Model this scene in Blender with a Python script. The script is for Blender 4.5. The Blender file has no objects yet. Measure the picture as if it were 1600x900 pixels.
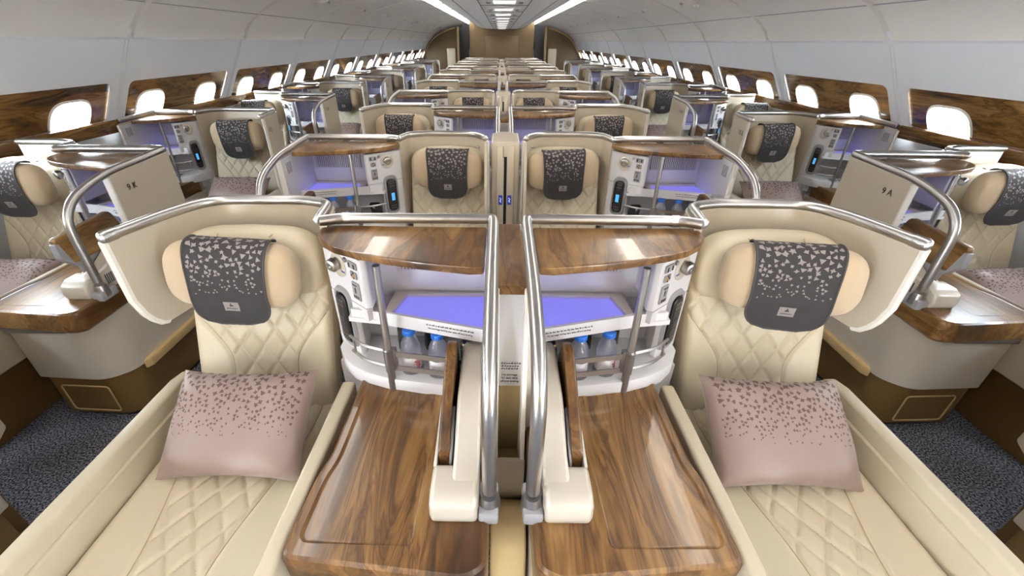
import bpy, bmesh, math, random
from mathutils import Vector, Matrix
from mathutils.geometry import tessellate_polygon

# ------------------------------------------------------------------ camera, world, exposure
S = bpy.context.scene
COL = S.collection
cam_d = bpy.data.cameras.new('camera')
cam_d.sensor_width = 36.0
cam_d.lens = 660.0 / 1600.0 * 36.0
cam_d.shift_x = 27.1 / 1600.0
cam_d.shift_y = -3.55 / 1600.0
cam_d.clip_start = 0.02
cam = bpy.data.objects.new('camera', cam_d)
COL.objects.link(cam)
PITCH, YAW, ROLL = 0.525, -0.010, -0.005
cam.matrix_world = (Matrix.Translation((-0.034, 0, 1.63)) @ Matrix.Rotation(-YAW, 4, 'Z')
                    @ Matrix.Rotation(math.pi / 2 - PITCH, 4, 'X') @ Matrix.Rotation(-ROLL, 4, 'Z'))
S.camera = cam
W = bpy.data.worlds.new('sky')
S.world = W
W.use_nodes = True
W.node_tree.nodes['Background'].inputs[0].default_value = (0.88, 0.95, 1.0, 1)
SKY_LEFT, SKY_RIGHT = 105.0, 60.0               # the bright cloud outside is stronger on the left side
_tc = W.node_tree.nodes.new('ShaderNodeTexCoord')
_sx = W.node_tree.nodes.new('ShaderNodeSeparateXYZ')
_mr = W.node_tree.nodes.new('ShaderNodeMapRange')
_mr.inputs['From Min'].default_value, _mr.inputs['From Max'].default_value = -1, 1
_mr.inputs['To Min'].default_value, _mr.inputs['To Max'].default_value = SKY_LEFT, SKY_RIGHT
W.node_tree.links.new(_tc.outputs['Generated'], _sx.inputs[0])
W.node_tree.links.new(_sx.outputs['X'], _mr.inputs['Value'])
W.node_tree.links.new(_mr.outputs[0], W.node_tree.nodes['Background'].inputs[1])
S.view_settings.view_transform = 'Standard'
S.view_settings.look = 'None'
S.view_settings.gamma = 1
S.view_settings.use_curve_mapping = False
S.view_settings.exposure = -0.2
COVE_STRENGTH = 14.0
BLUE_STRENGTH = 0.6
PANEL_GLOW_STRENGTH = 0.95
S.cycles.use_denoising = True
S.cycles.max_bounces = 10
S.cycles.sample_clamp_indirect = 6.0

random.seed(7)

# ------------------------------------------------------------------ materials
def lin(r, g, b):
    f = lambda c: ((c / 255 + 0.055) / 1.055) ** 2.4 if c > 10 else c / 255 / 12.92
    return (f(r), f(g), f(b), 1)

def mat(name, col, rough=0.5, metal=0.0, coat=0.0, bump=None, emit=None, spec=0.5, sheen=0.0):
    m = bpy.data.materials.new(name)
    m.use_nodes = True
    nt = m.node_tree
    b = nt.nodes['Principled BSDF']
    b.inputs['Base Color'].default_value = col
    b.inputs['Roughness'].default_value = rough
    b.inputs['Metallic'].default_value = metal
    b.inputs['Coat Weight'].default_value = coat
    b.inputs['Coat Roughness'].default_value = 0.04
    b.inputs['Specular IOR Level'].default_value = spec
    b.inputs['Sheen Weight'].default_value = sheen
    if emit:
        b.inputs['Emission Color'].default_value = emit[0]
        b.inputs['Emission Strength'].default_value = emit[1]
    if bump:
        scale, strength, dist = bump
        tc = nt.nodes.new('ShaderNodeTexCoord')
        n = nt.nodes.new('ShaderNodeTexNoise')
        n.inputs['Scale'].default_value = scale
        n.inputs['Detail'].default_value = 3
        bp = nt.nodes.new('ShaderNodeBump')
        bp.inputs['Strength'].default_value = strength
        bp.inputs['Distance'].default_value = dist
        nt.links.new(tc.outputs['Object'], n.inputs['Vector'])
        nt.links.new(n.outputs['Fac'], bp.inputs['Height'])
        nt.links.new(bp.outputs['Normal'], b.inputs['Normal'])
    return m

def wood_mat(name, sc, rough=0.3, dark=0.74):
    m = bpy.data.materials.new(name)
    m.use_nodes = True
    nt = m.node_tree
    N, Lk = nt.nodes.new, nt.links.new
    b = nt.nodes['Principled BSDF']
    b.inputs['Roughness'].default_value = rough
    b.inputs['Coat Weight'].default_value = 0.3
    b.inputs['Specular IOR Level'].default_value = 0.4
    b.inputs['Coat Roughness'].default_value = 0.03
    tc = N('ShaderNodeTexCoord')
    oi = N('ShaderNodeObjectInfo')
    mul = N('ShaderNodeMath'); mul.operation = 'MULTIPLY'; mul.inputs[1].default_value = 37.0
    Lk(oi.outputs['Random'], mul.inputs[0])
    add = N('ShaderNodeVectorMath'); add.operation = 'ADD'
    Lk(tc.outputs['Object'], add.inputs[0]); Lk(mul.outputs[0], add.inputs[1])
    mp = N('ShaderNodeMapping')
    mp.inputs['Scale'].default_value = sc
    mp.inputs['Rotation'].default_value = (0, 0, 0.18)
    Lk(add.outputs[0], mp.inputs['Vector'])
    warp = N('ShaderNodeTexNoise'); warp.inputs['Scale'].default_value = 0.8; warp.inputs['Detail'].default_value = 2
    Lk(mp.outputs[0], warp.inputs['Vector'])
    wm = N('ShaderNodeVectorMath'); wm.operation = 'MULTIPLY_ADD'
    wm.inputs[1].default_value = (1.5, 1.5, 1.5)
    Lk(warp.outputs['Color'], wm.inputs[0]); Lk(mp.outputs[0], wm.inputs[2])
    band = N('ShaderNodeTexNoise'); band.inputs['Scale'].default_value = 1.3; band.inputs['Detail'].default_value = 5
    band.inputs['Roughness'].default_value = 0.6; band.inputs['Distortion'].default_value = 0.6
    Lk(wm.outputs[0], band.inputs['Vector'])
    r1 = N('ShaderNodeValToRGB')
    e = r1.color_ramp.elements
    d = dark
    e[0].position = 0.33; e[0].color = (0.050 * d, 0.022 * d, 0.007 * d, 1)
    e[1].position = 0.68; e[1].color = (0.43 * d, 0.245 * d, 0.092 * d, 1)
    for p, c in ((0.41, (0.14, 0.062, 0.016)), (0.47, (0.25, 0.124, 0.036)), (0.50, (0.12, 0.052, 0.014)), (0.54, (0.29, 0.148, 0.045)), (0.60, (0.33, 0.178, 0.058))):
        q = e.new(p); q.color = (c[0] * d, c[1] * d, c[2] * d, 1)
    Lk(band.outputs['Fac'], r1.inputs['Fac'])
    fine = N('ShaderNodeTexNoise'); fine.inputs['Scale'].default_value = 9; fine.inputs['Detail'].default_value = 4
    Lk(wm.outputs[0], fine.inputs['Vector'])
    r2 = N('ShaderNodeValToRGB')
    r2.color_ramp.elements[0].position = 0.35; r2.color_ramp.elements[0].color = (0.62, 0.58, 0.54, 1)
    r2.color_ramp.elements[1].position = 0.62; r2.color_ramp.elements[1].color = (1.08, 1.08, 1.08, 1)
    Lk(fine.outputs['Fac'], r2.inputs['Fac'])
    mx = N('ShaderNodeMix'); mx.data_type = 'RGBA'; mx.blend_type = 'MULTIPLY'
    mx.inputs[0].default_value = 0.8
    Lk(r1.outputs[0], mx.inputs[6]); Lk(r2.outputs[0], mx.inputs[7])
    Lk(mx.outputs[2], b.inputs['Base Color'])
    return m

def carpet_mat():
    m = mat('blue_grey_carpet', lin(60, 65, 80), 0.95, spec=0.1)
    nt = m.node_tree
    N, Lk = nt.nodes.new, nt.links.new
    tc = N('ShaderNodeTexCoord'); n = N('ShaderNodeTexNoise')
    n.inputs['Scale'].default_value = 130; n.inputs['Detail'].default_value = 2
    r = N('ShaderNodeValToRGB')
    r.color_ramp.elements[0].position = 0.40; r.color_ramp.elements[0].color = lin(38, 42, 54)
    r.color_ramp.elements[1].position = 0.66; r.color_ramp.elements[1].color = lin(150, 152, 160)
    Lk(tc.outputs['Object'], n.inputs['Vector']); Lk(n.outputs['Fac'], r.inputs['Fac'])
    Lk(r.outputs[0], nt.nodes['Principled BSDF'].inputs['Base Color'])
    bp = N('ShaderNodeBump'); bp.inputs['Strength'].default_value = 0.8; bp.inputs['Distance'].default_value = 0.004
    Lk(n.outputs['Fac'], bp.inputs['Height']); Lk(bp.outputs[0], nt.nodes['Principled BSDF'].inputs['Normal'])
    return m

def glass_mat(name, tint=(1, 1, 1, 1), refl=0.06, body=0.0):
    m = bpy.data.materials.new(name)
    m.use_nodes = True
    nt = m.node_tree
    nt.nodes.remove(nt.nodes['Principled BSDF'])
    t = nt.nodes.new('ShaderNodeBsdfTransparent'); t.inputs[0].default_value = tint
    g = nt.nodes.new('ShaderNodeBsdfGlossy'); g.inputs['Roughness'].default_value = 0.05
    mx = nt.nodes.new('ShaderNodeMixShader'); mx.inputs[0].default_value = refl
    nt.links.new(t.outputs[0], mx.inputs[1]); nt.links.new(g.outputs[0], mx.inputs[2])
    out = mx.outputs[0]
    if body:
        d = nt.nodes.new('ShaderNodeBsdfTranslucent'); d.inputs[0].default_value = (0.75, 0.77, 0.95, 1)
        d2 = nt.nodes.new('ShaderNodeBsdfDiffuse'); d2.inputs[0].default_value = (0.75, 0.77, 0.95, 1)
        m1 = nt.nodes.new('ShaderNodeMixShader'); m1.inputs[0].default_value = 0.5
        nt.links.new(d.outputs[0], m1.inputs[1]); nt.links.new(d2.outputs[0], m1.inputs[2])
        m2 = nt.nodes.new('ShaderNodeMixShader'); m2.inputs[0].default_value = body
        nt.links.new(out, m2.inputs[1]); nt.links.new(m1.outputs[0], m2.inputs[2]); out = m2.outputs[0]
    nt.links.new(out, nt.nodes['Material Output'].inputs[0])
    return m

LEATHER = mat('cream_leather', lin(202, 191, 166), 0.42, bump=(260, 0.12, 0.001))
LEATHER2 = mat('cream_leather_seam', lin(176, 160, 128), 0.6)
SHELL = mat('champagne_panel', lin(204, 194, 177), 0.32, metal=0.12, coat=0.25)
ARM = mat('cream_arm_panel', lin(196, 185, 162), 0.42)
TRIMW = mat('pale_edge_trim', lin(236, 232, 224), 0.35)
WHITE = mat('white_plastic', lin(224, 224, 228), 0.35)
PEARL = mat('pearl_plastic', lin(210, 203, 191), 0.28, metal=0.15, coat=0.4)
ALU = mat('brushed_aluminium', (0.54, 0.535, 0.53, 1), 0.32, metal=1.0)
ALUD = mat('grey_metal', (0.34, 0.34, 0.35, 1), 0.32, metal=0.9)
GREYP = mat('grey_plastic', lin(150, 150, 154), 0.45)
WOOD = wood_mat('walnut_veneer', (7.0, 0.9, 5.0))
WOODX = wood_mat('walnut_veneer_slanted', (5.0, 1.2, 5.0))
WOODW = wood_mat('walnut_wall_veneer', (2.4, 0.9, 6.5), 0.2, 0.8)
TAN = mat('tan_fleece', lin(192, 172, 144), 0.95, bump=(420, 0.5, 0.003), sheen=0.4, spec=0.1)
COVER = mat('charcoal_fabric', lin(56, 54, 55), 0.75, bump=(500, 0.15, 0.001), spec=0.25)
COVERS = mat('grey_shard_print', lin(142, 134, 132), 0.7, spec=0.25)
PIPING = mat('charcoal_piping', lin(62, 60, 62), 0.7)
MAUVE = mat('mauve_satin', lin(142, 121, 115), 0.45, bump=(30, 0.10, 0.01), sheen=0.3)
MAUVES = mat('brown_shard_print', lin(92, 70, 66), 0.55)
BRONZE = mat('bronze_kick_panel', lin(120, 92, 50), 0.38, metal=0.25, coat=0.2)
BRONZED = mat('bronze_groove', lin(92, 68, 34), 0.5)
BUMP = mat('tan_bumper', lin(196, 168, 118), 0.5)
BLACK = mat('black_plastic', (0.012, 0.012, 0.014, 1), 0.3)
BLACKM = mat('black_gloss_bag', (0.015, 0.015, 0.018, 1), 0.18)
DARKGREY = mat('dark_grey_slot', (0.05, 0.05, 0.055, 1), 0.5)
VENTG = mat('vent_grey', lin(140, 138, 148), 0.5)
SCREEN = mat('blue_screen', (0.02, 0.1, 0.2, 1), 0.2, emit=((0.10, 0.45, 0.9, 1), 1.2))
BLUE = mat('blue_lit_tray', (0.33, 0.33, 0.95, 1), 0.3, emit=((0.22, 0.21, 1.0, 1), BLUE_STRENGTH))
SIGNB = mat('blue_sign', (0.01, 0.03, 0.22, 1), 0.3, emit=((0.02, 0.05, 0.4, 1), 0.5))
SIGNW = mat('sign_white', (0.8, 0.8, 0.9, 1), 0.4, emit=((0.7, 0.8, 1.0, 1), 0.8))
INK = mat('dark_ink', (0.03, 0.026, 0.02, 1), 0.6)
CAPB = mat('blue_bottle_cap', lin(48, 122, 226), 0.35)
BOTTLE = glass_mat('clear_bottle', (0.9, 0.92, 0.98, 1), 0.12, 0.3)
LABELW = mat('white_label', lin(235, 232, 236), 0.4)
RED = mat('red_print', lin(190, 40, 60), 0.5)
GOLD = mat('gold_foil', (0.75, 0.58, 0.28, 1), 0.25, metal=1.0)
CANBLUE = mat('navy_lid', lin(30, 36, 66), 0.3)
GREENG = mat('green_glass', lin(20, 66, 34), 0.15)
SIDEW = mat('white_sidewall', lin(238, 240, 244), 0.5)
BINM = mat('warm_white_bin', lin(238, 234, 228), 0.45)
BINGAP = mat('pale_grey_rib', lin(226, 224, 220), 0.3)
CEIL = mat('ceiling_white', lin(238, 239, 241), 0.5)
SEAM = mat('seam_grey', lin(96, 96, 98), 0.6)
GLASS = glass_mat('window_glass', (0.97, 0.985, 1, 1), 0.04)
FRAMEW = mat('window_reveal', lin(214, 206, 196), 0.35)
COVE = mat('cove_light', (1, 1, 1, 1), 0.5, emit=((1.0, 0.93, 0.84, 1), COVE_STRENGTH))
PANEL_GLOW = mat('glowing_panel_patch', (1, 1, 1, 1), 0.5, emit=((1.0, 0.97, 0.93, 1), PANEL_GLOW_STRENGTH))  # glow added to the white ceiling patches to brighten the cabin
BULK = mat('bronze_bulkhead', lin(112, 91, 60), 0.45)
BULK2 = mat('bronze_inlay', lin(106, 83, 50), 0.45)
BULKD = mat('dark_brown_closet', lin(98, 78, 48), 0.5)
GALLEY = mat('grey_galley', lin(128, 124, 120), 0.6)
TANL = mat('tan_vinyl', lin(184, 162, 118), 0.45)
CARPET = carpet_mat()
ORANGE = mat('amber_socket', lin(190, 130, 60), 0.5)
BLUEK = mat('blue_button', lin(70, 90, 200), 0.4)

# ------------------------------------------------------------------ mesh helpers
class MB:
    def __init__(self):
        self.v = []; self.f = []; self.m = []; self.mats = []
    def mi(self, m):
        if m not in self.mats: self.mats.append(m)
        return self.mats.index(m)
    def add(self, vs, fs, m):
        o = len(self.v); k = self.mi(m)
        self.v += [tuple(p) for p in vs]
        for f in fs:
            self.f.append(tuple(i + o for i in f)); self.m.append(k)
    def addbm(self, bm, m):
        bm.verts.index_update()
        self.add([v.co[:] for v in bm.verts], [[v.index for v in f.verts] for f in bm.faces], m)
        bm.free()
    def prism(self, poly, a, b, axis='z', bev=0.0, m=None, seg=2, which='all'):
        """polygon extruded along axis; poly is (x,y) for z, (y,z) for x, (x,z) for y"""
        def P(p, t):
            return {'z': (p[0], p[1], t), 'x': (t, p[0], p[1]), 'y': (p[0], t, p[1])}[axis]
        bm = bmesh.new()
        lo = [bm.verts.new(P(p, a)) for p in poly]
        hi = [bm.verts.new(P(p, b)) for p in poly]
        n = len(poly)
        bm.faces.new(lo); top = bm.faces.new(hi)
        for i in range(n):
            bm.faces.new((lo[i], lo[(i + 1) % n], hi[(i + 1) % n], hi[i]))
        bmesh.ops.recalc_face_normals(bm, faces=bm.faces)
        if bev > 0:
            if which == 'top': ed = list(top.edges)
            else: ed = [e for e in bm.edges if len(e.link_faces) == 2 and e.calc_face_angle(0) > 0.5]
            bmesh.ops.bevel(bm, geom=ed, offset=bev, segments=seg, profile=0.5, affect='EDGES', clamp_overlap=True)
        self.addbm(bm, m)
    def box(self, x0, x1, y0, y1, z0, z1, m, bev=0.0, seg=2):
        self.prism([(x0, y0), (x1, y0), (x1, y1), (x0, y1)], z0, z1, 'z', bev, m, seg)
    def obox(self, c, u, v, w, hu, hv, hw, m, bev=0.0):
        """oriented box: centre c, unit axes u v w, half sizes"""
        bm = bmesh.new()
        c, u, v, w = Vector(c), Vector(u), Vector(v), Vector(w)
        bmesh.ops.create_cube(bm, size=2.0)
        for q in bm.verts:
            q.co = c + u * q.co.x * hu + v * q.co.y * hv + w * q.co.z * hw
        if bev: bmesh.ops.bevel(bm, geom=list(bm.edges), offset=bev, segments=2, profile=0.5, affect='EDGES', clamp_overlap=True)
        bmesh.ops.recalc_face_normals(bm, faces=bm.faces)
        self.addbm(bm, m)
    def tube(self, path, r, m, seg=12, cap=True, sx=1.0):
        pts = [Vector(p) for p in path]
        n = len(pts); rings = []
        T = [(pts[min(i + 1, n - 1)] - pts[max(i - 1, 0)]).normalized() for i in range(n)]
        up = Vector((0, 0, 1)) if abs(T[0].z) < 0.9 else Vector((0, 1, 0))
        a = T[0].cross(up).normalized(); vs = []
        R = r if isinstance(r, (list, tuple)) else [r] * n
        for i in range(n):
            a = (a - T[i] * a.dot(T[i])).normalized(); b = T[i].cross(a)
            for k in range(seg):
                t = 2 * math.pi * k / seg
                vs.append(pts[i] + a * math.cos(t) * R[i] + b * math.sin(t) * R[i] * sx)
        fs = []
        for i in range(n - 1):
            for k in range(seg):
                fs.append((i * seg + k, i * seg + (k + 1) % seg, (i + 1) * seg + (k + 1) % seg, (i + 1) * seg + k))
        if cap:
            vs.append(pts[0] - T[0] * R[0] * 0.5); vs.append(pts[-1] + T[-1] * R[-1] * 0.5)
            for k in range(seg):
                fs.append((len(vs) - 2, (k + 1) % seg, k))
                fs.append((len(vs) - 1, (n - 1) * seg + k, (n - 1) * seg + (k + 1) % seg))
        self.add(vs, fs, m)
    def lathe(self, prof, c, m, seg=20, ax=(0, 0, 1)):
        w = Vector(ax).normalized()
        u = w.orthogonal().normalized(); v = w.cross(u)
        c = Vector(c); vs = []; fs = []; n = len(prof)
        for r, h in prof:
            for k in range(seg):
                t = 2 * math.pi * k / seg
                vs.append(c + w * h + (u * math.cos(t) + v * math.sin(t)) * r)
        for i in range(n - 1):
            for k in range(seg):
                fs.append((i * seg + k, i * seg + (k + 1) % seg, (i + 1) * seg + (k + 1) % seg, (i + 1) * seg + k))
        if prof[0][0] > 1e-4: fs.append(tuple(reversed(range(seg))))
        if prof[-1][0] > 1e-4: fs.append(tuple((n - 1) * seg + k for k in range(seg)))
        self.add(vs, fs, m)
    def grid(self, fn, nu, nv, m, closed_u=False, flip=False):
        vs = []; fs = []
        cu = nu if closed_u else nu + 1
        for j in range(nv + 1):
            for i in range(cu):
                vs.append(fn(i / nu, j / nv))
        for j in range(nv):
            for i in range(nu):
                i2 = (i + 1) % cu
                q = (j * cu + i, j * cu + i2, (j + 1) * cu + i2, (j + 1) * cu + i)
                fs.append(q[::-1] if flip else q)
        self.add(vs, fs, m)
    def ribbon(self, pts, th, m):
        """pts: (x, y, zbottom, ztop) along a plan path, given a thickness on the right of travel"""
        n = len(pts); vs = []; fs = []
        for i in range(n):
            a = pts[max(i - 1, 0)]; b = pts[min(i + 1, n - 1)]
            dx, dy = b[0] - a[0], b[1] - a[1]; l = math.hypot(dx, dy) or 1
            ox, oy = dy / l * th, -dx / l * th
            x, y, z0, z1 = pts[i]
            vs += [(x, y, z0), (x, y, z1), (x + ox, y + oy, z1), (x + ox, y + oy, z0)]
        for i in range(n - 1):
            for k in range(4):
                fs.append((4 * i + k, 4 * i + (k + 1) % 4, 4 * i + 4 + (k + 1) % 4, 4 * i + 4 + k))
        fs.append((0, 3, 2, 1)); q = 4 * (n - 1); fs.append((q, q + 1, q + 2, q + 3))
        self.add(vs, fs, m)
    def mesh(self, name, H=1, smooth=True, ang=40, recalc=True):
        me = bpy.data.meshes.new(name)
        vs = self.v if H > 0 else [(-p[0], p[1], p[2]) for p in self.v]
        fs = self.f if H > 0 else [f[::-1] for f in self.f]
        me.from_pydata(vs, [], fs)
        for q in self.mats: me.materials.append(q)
        me.polygons.foreach_set('material_index', self.m)
        if recalc:
            bm = bmesh.new(); bm.from_mesh(me)
            bmesh.ops.recalc_face_normals(bm, faces=bm.faces)
            bm.to_mesh(me); bm.free()
        me.polygons.foreach_set('use_smooth', [smooth] * len(me.polygons))
        if smooth: me.set_sharp_from_angle(angle=math.radians(ang))
        me.update()
        return me

def fillet(pts, r, n=6):
    pts = [Vector(p) for p in pts]
    out = [pts[0]]
    for i in range(1, len(pts) - 1):
        a, b, c = pts[i - 1], pts[i], pts[i + 1]
        rr = r[i] if isinstance(r, dict) and i in r else (r if not isinstance(r, dict) else 0)
        rr = min(rr, (b - a).length * 0.49, (c - b).length * 0.49)
        if rr <= 0: out.append(b); continue
        p, q = b + (a - b).normalized() * rr, b + (c - b).normalized() * rr
        for k in range(n + 1):
            t = k / n
            out.append(p * (1 - t) ** 2 + b * 2 * t * (1 - t) + q * t * t)
    out.append(pts[-1])
    return out

def rpoly(pts, r, n=4):
    """closed 2D polygon with rounded corners"""
    N = len(pts); out = []
    for i in range(N):
        a, b, c = Vector(pts[i - 1]), Vector(pts[i]), Vector(pts[(i + 1) % N])
        rr = r[i] if isinstance(r, (list, tuple)) else r
        rr = min(rr, (b - a).length * 0.45, (c - b).length * 0.45)
        if rr <= 1e-6: out.append((b.x, b.y)); continue
        p, q = b + (a - b).normalized() * rr, b + (c - b).normalized() * rr
        for k in range(n + 1):
            t = k / n
            v = p * (1 - t) ** 2 + b * 2 * t * (1 - t) + q * t * t
            out.append((v.x, v.y))
    return out

def inset(poly, d):
    """inward offset of a counter-clockwise polygon"""
    n = len(poly); A = sum(poly[i - 1][0] * poly[i][1] - poly[i][0] * poly[i - 1][1] for i in range(n))
    s = 1 if A > 0 else -1; out = []
    for i in range(n):
        a, b, c = Vector(poly[i - 1]), Vector(poly[i]), Vector(poly[(i + 1) % n])
        e1 = (b - a).normalized(); e2 = (c - b).normalized()
        n1 = Vector((-e1.y, e1.x)) * s; n2 = Vector((-e2.y, e2.x)) * s
        h = n1 + n2
        k = max(h.length_squared / 2, 0.3)
        q = b + h * (d / k)
        out.append((q.x, q.y))
    return out

def plate(outer, holes, th):
    """flat plate with holes in its own (x, y) plane, thickness along z: returns verts, faces"""
    cu = bpy.data.curves.new('plate', 'CURVE'); cu.dimensions = '2D'; cu.fill_mode = 'BOTH'; cu.extrude = th / 2
    for loop in [outer] + holes:
        sp = cu.splines.new('POLY'); sp.points.add(len(loop) - 1); sp.use_cyclic_u = True
        for p, q in zip(sp.points, loop): p.co = (q[0], q[1], 0, 1)
    ob = bpy.data.objects.new('plate', cu)
    me = ob.to_mesh()
    vs = [v.co[:] for v in me.vertices]; fs = [tuple(p.vertices) for p in me.polygons]
    ob.to_mesh_clear(); bpy.data.objects.remove(ob); bpy.data.curves.remove(cu)
    return vs, fs

def text_mesh(mb, body, size, fn, m, align='CENTER'):
    cu = bpy.data.curves.new('text', 'FONT'); cu.body = body; cu.size = size; cu.align_x = align; cu.align_y = 'CENTER'
    cu.extrude = 0.0004; cu.resolution_u = 3
    ob = bpy.data.objects.new('text', cu)
    me = ob.to_mesh()
    mb.add([fn(v.co) for v in me.vertices], [tuple(p.vertices) for p in me.polygons], m)
    ob.to_mesh_clear(); bpy.data.objects.remove(ob); bpy.data.curves.remove(cu)

CACHE = {}
def M(key, H, fn, **kw):
    k = (key, H)
    if k not in CACHE:
        mb = MB(); fn(mb)
        CACHE[k] = mb.mesh(str(key[0] if isinstance(key, tuple) else key), H, **kw)
    return CACHE[k]

# ------------------------------------------------------------------ object helpers
def obj(name, me, parent=None, loc=None, rot=None):
    o = bpy.data.objects.new(name, me)
    COL.objects.link(o)
    if parent: o.parent = parent
    if loc: o.location = loc
    if rot: o.rotation_euler = rot
    if name in ('wood_top', 'table_top', 'housing', 'wood_cap', 'tray_table', 'side_panel', 'control_panel'):
        wm = o.modifiers.new('weighted_normals', 'WEIGHTED_NORMAL'); wm.keep_sharp = True; wm.weight = 80
    return o
def tag(o, label, cat, group=None):
    o['label'] = label; o['category'] = cat
    if group: o['group'] = group
    return o
def thing(name, label, cat, loc, group=None, rot=None):
    o = bpy.data.objects.new(name, None); COL.objects.link(o)
    o.empty_display_size = 0.05
    o.location = loc
    if rot: o.rotation_euler = rot
    return tag(o, label, cat, group)
def struct(name, me, parent=None, **kw):
    o = obj(name, me, parent, **kw)
    if not parent: o['kind'] = 'structure'
    return o
def build(mb, name, **kw):
    return mb.mesh(name, 1, **kw)

# ------------------------------------------------------------------ the cabin
P = 1.27                                        # seat row pitch
BAY = 1.3716                                    # wall panel pitch
Y0, YEND = -3.2, 17.2
YC = -1.0                                       # the cove lamps start here
BAY0 = 3.093                                    # a pier stands here and every BAY from it
KS = list(range(-4, 10))                        # bays: from BAY0 + k*BAY to the next pier

fl = MB(); fl.box(-3.0, 3.0, Y0, 21.0, -0.06, 0.0, CARPET)
fl.box(-3.0, 3.0, 21.0, 21.1, 0, 2.6, GALLEY)
struct('floor', build(fl, 'floor'))

WT = Vector((2.41, 0, 1.66)); WB = Vector((2.755, 0, 1.075))    # the wall's slope, top and bottom
SL = (WT - WB); SLEN = SL.length; SU = SL.normalized()
SN = Vector((-SU.z, 0, SU.x))                                    # into the cabin
def wall_pt(side, y, s, d=0.0):
    p = WB + SU * s + SN * d
    return (side * p.x, y, p.z)
S_TOP = (1.385 - WB.z) / SU.z                                    # top edge of the wood panels
S_BOT = 0.085
def rrect(x0, x1, y0, y1, r, n=6):
    return rpoly([(x0, y0), (x1, y0), (x1, y1), (x0, y1)], r, n)

for side, nm in ((-1, 'left'), (1, 'right')):
    # white side wall with one rounded opening a bay
    holes = []
    for k in KS:
        y = BAY0 + k * BAY
        holes.append(rrect(y + 0.075, y + BAY - 0.075, S_BOT, S_TOP, [0.02, 0.02, 0.055, 0.055]))
    wl = MB()
    ya, yb = BAY0 + KS[0] * BAY - 0.05, BAY0 + (KS[-1] + 1) * BAY + 0.05
    vs, fs = plate([(ya, 0.055), (yb, 0.055), (yb, SLEN + 0.04), (ya, SLEN + 0.04)], holes, 0.012)
    wl.add([wall_pt(side, v[0], v[1], v[2]) for v in vs], fs, SIDEW)
    # pier ribs with two fine grooves, and a foot flange, drawn into the wall
    for k in KS + [KS[-1] + 1]:
        y = BAY0 + k * BAY
        for dy in (-0.014, 0.014):
            wl.add([wall_pt(side, y + dy + a, s, d) for a, s, d in ((-0.003, 0.07, 0.006), (0.003, 0.07, 0.006), (0.003, SLEN, 0.006), (-0.003, SLEN, 0.006), (-0.003, 0.07, 0.011), (0.003, 0.07, 0.011), (0.003, SLEN, 0.011), (-0.003, SLEN, 0.011))],
                   [(0, 1, 2, 3), (4, 5, 6, 7), (0, 1, 5, 4), (1, 2, 6, 5), (2, 3, 7, 6), (3, 0, 4, 7)], SIDEW)
    # lower wall, down to the floor, and the skin behind the bins
    for a, b in (((2.775, 1.13), (2.80, 1.0)), ((2.80, 1.0), (2.90, 0.5)), ((2.90, 0.5), (2.93, -0.03)), ((2.39, 1.63), (2.47, 1.72)), ((2.47, 1.72), (1.25, 2.42))):
        wl.add([(side * a[0], ya, a[1]), (side * a[0], 21, a[1]), (side * b[0], 21, b[1]), (side * b[0], ya, b[1])], [(0, 1, 2, 3)], SIDEW)
    for yy in (ya - 1.5, yb - 0.03):
        ye = yy + (1.55 if yy < 0 else 4.3)
        wl.add([wall_pt(side, yy, -0.1), wall_pt(side, ye, -0.1), wall_pt(side, ye, SLEN + 0.04), wall_pt(side, yy, SLEN + 0.04)], [(0, 1, 2, 3)], SIDEW)
    struct('wall_' + nm, build(wl, 'wall_' + nm))
    # the ledge under the piers
    lg = MB()
    lg.add([wall_pt(side, y, s, d) for y in (ya, 17.0) for s, d in ((0.0, -0.01), (0.085, -0.01), (0.085, 0.010), (0.06, 0.03), (0.0, 0.03))],
           [(0, 1, 2, 3, 4), (5, 6, 7, 8, 9), (0, 5, 6, 1), (1, 6, 7, 2), (2, 7, 8, 3), (3, 8, 9, 4), (4, 9, 5, 0)], WOODW)
    struct('baseboard_' + nm, build(lg, 'baseboard_' + nm))

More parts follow.
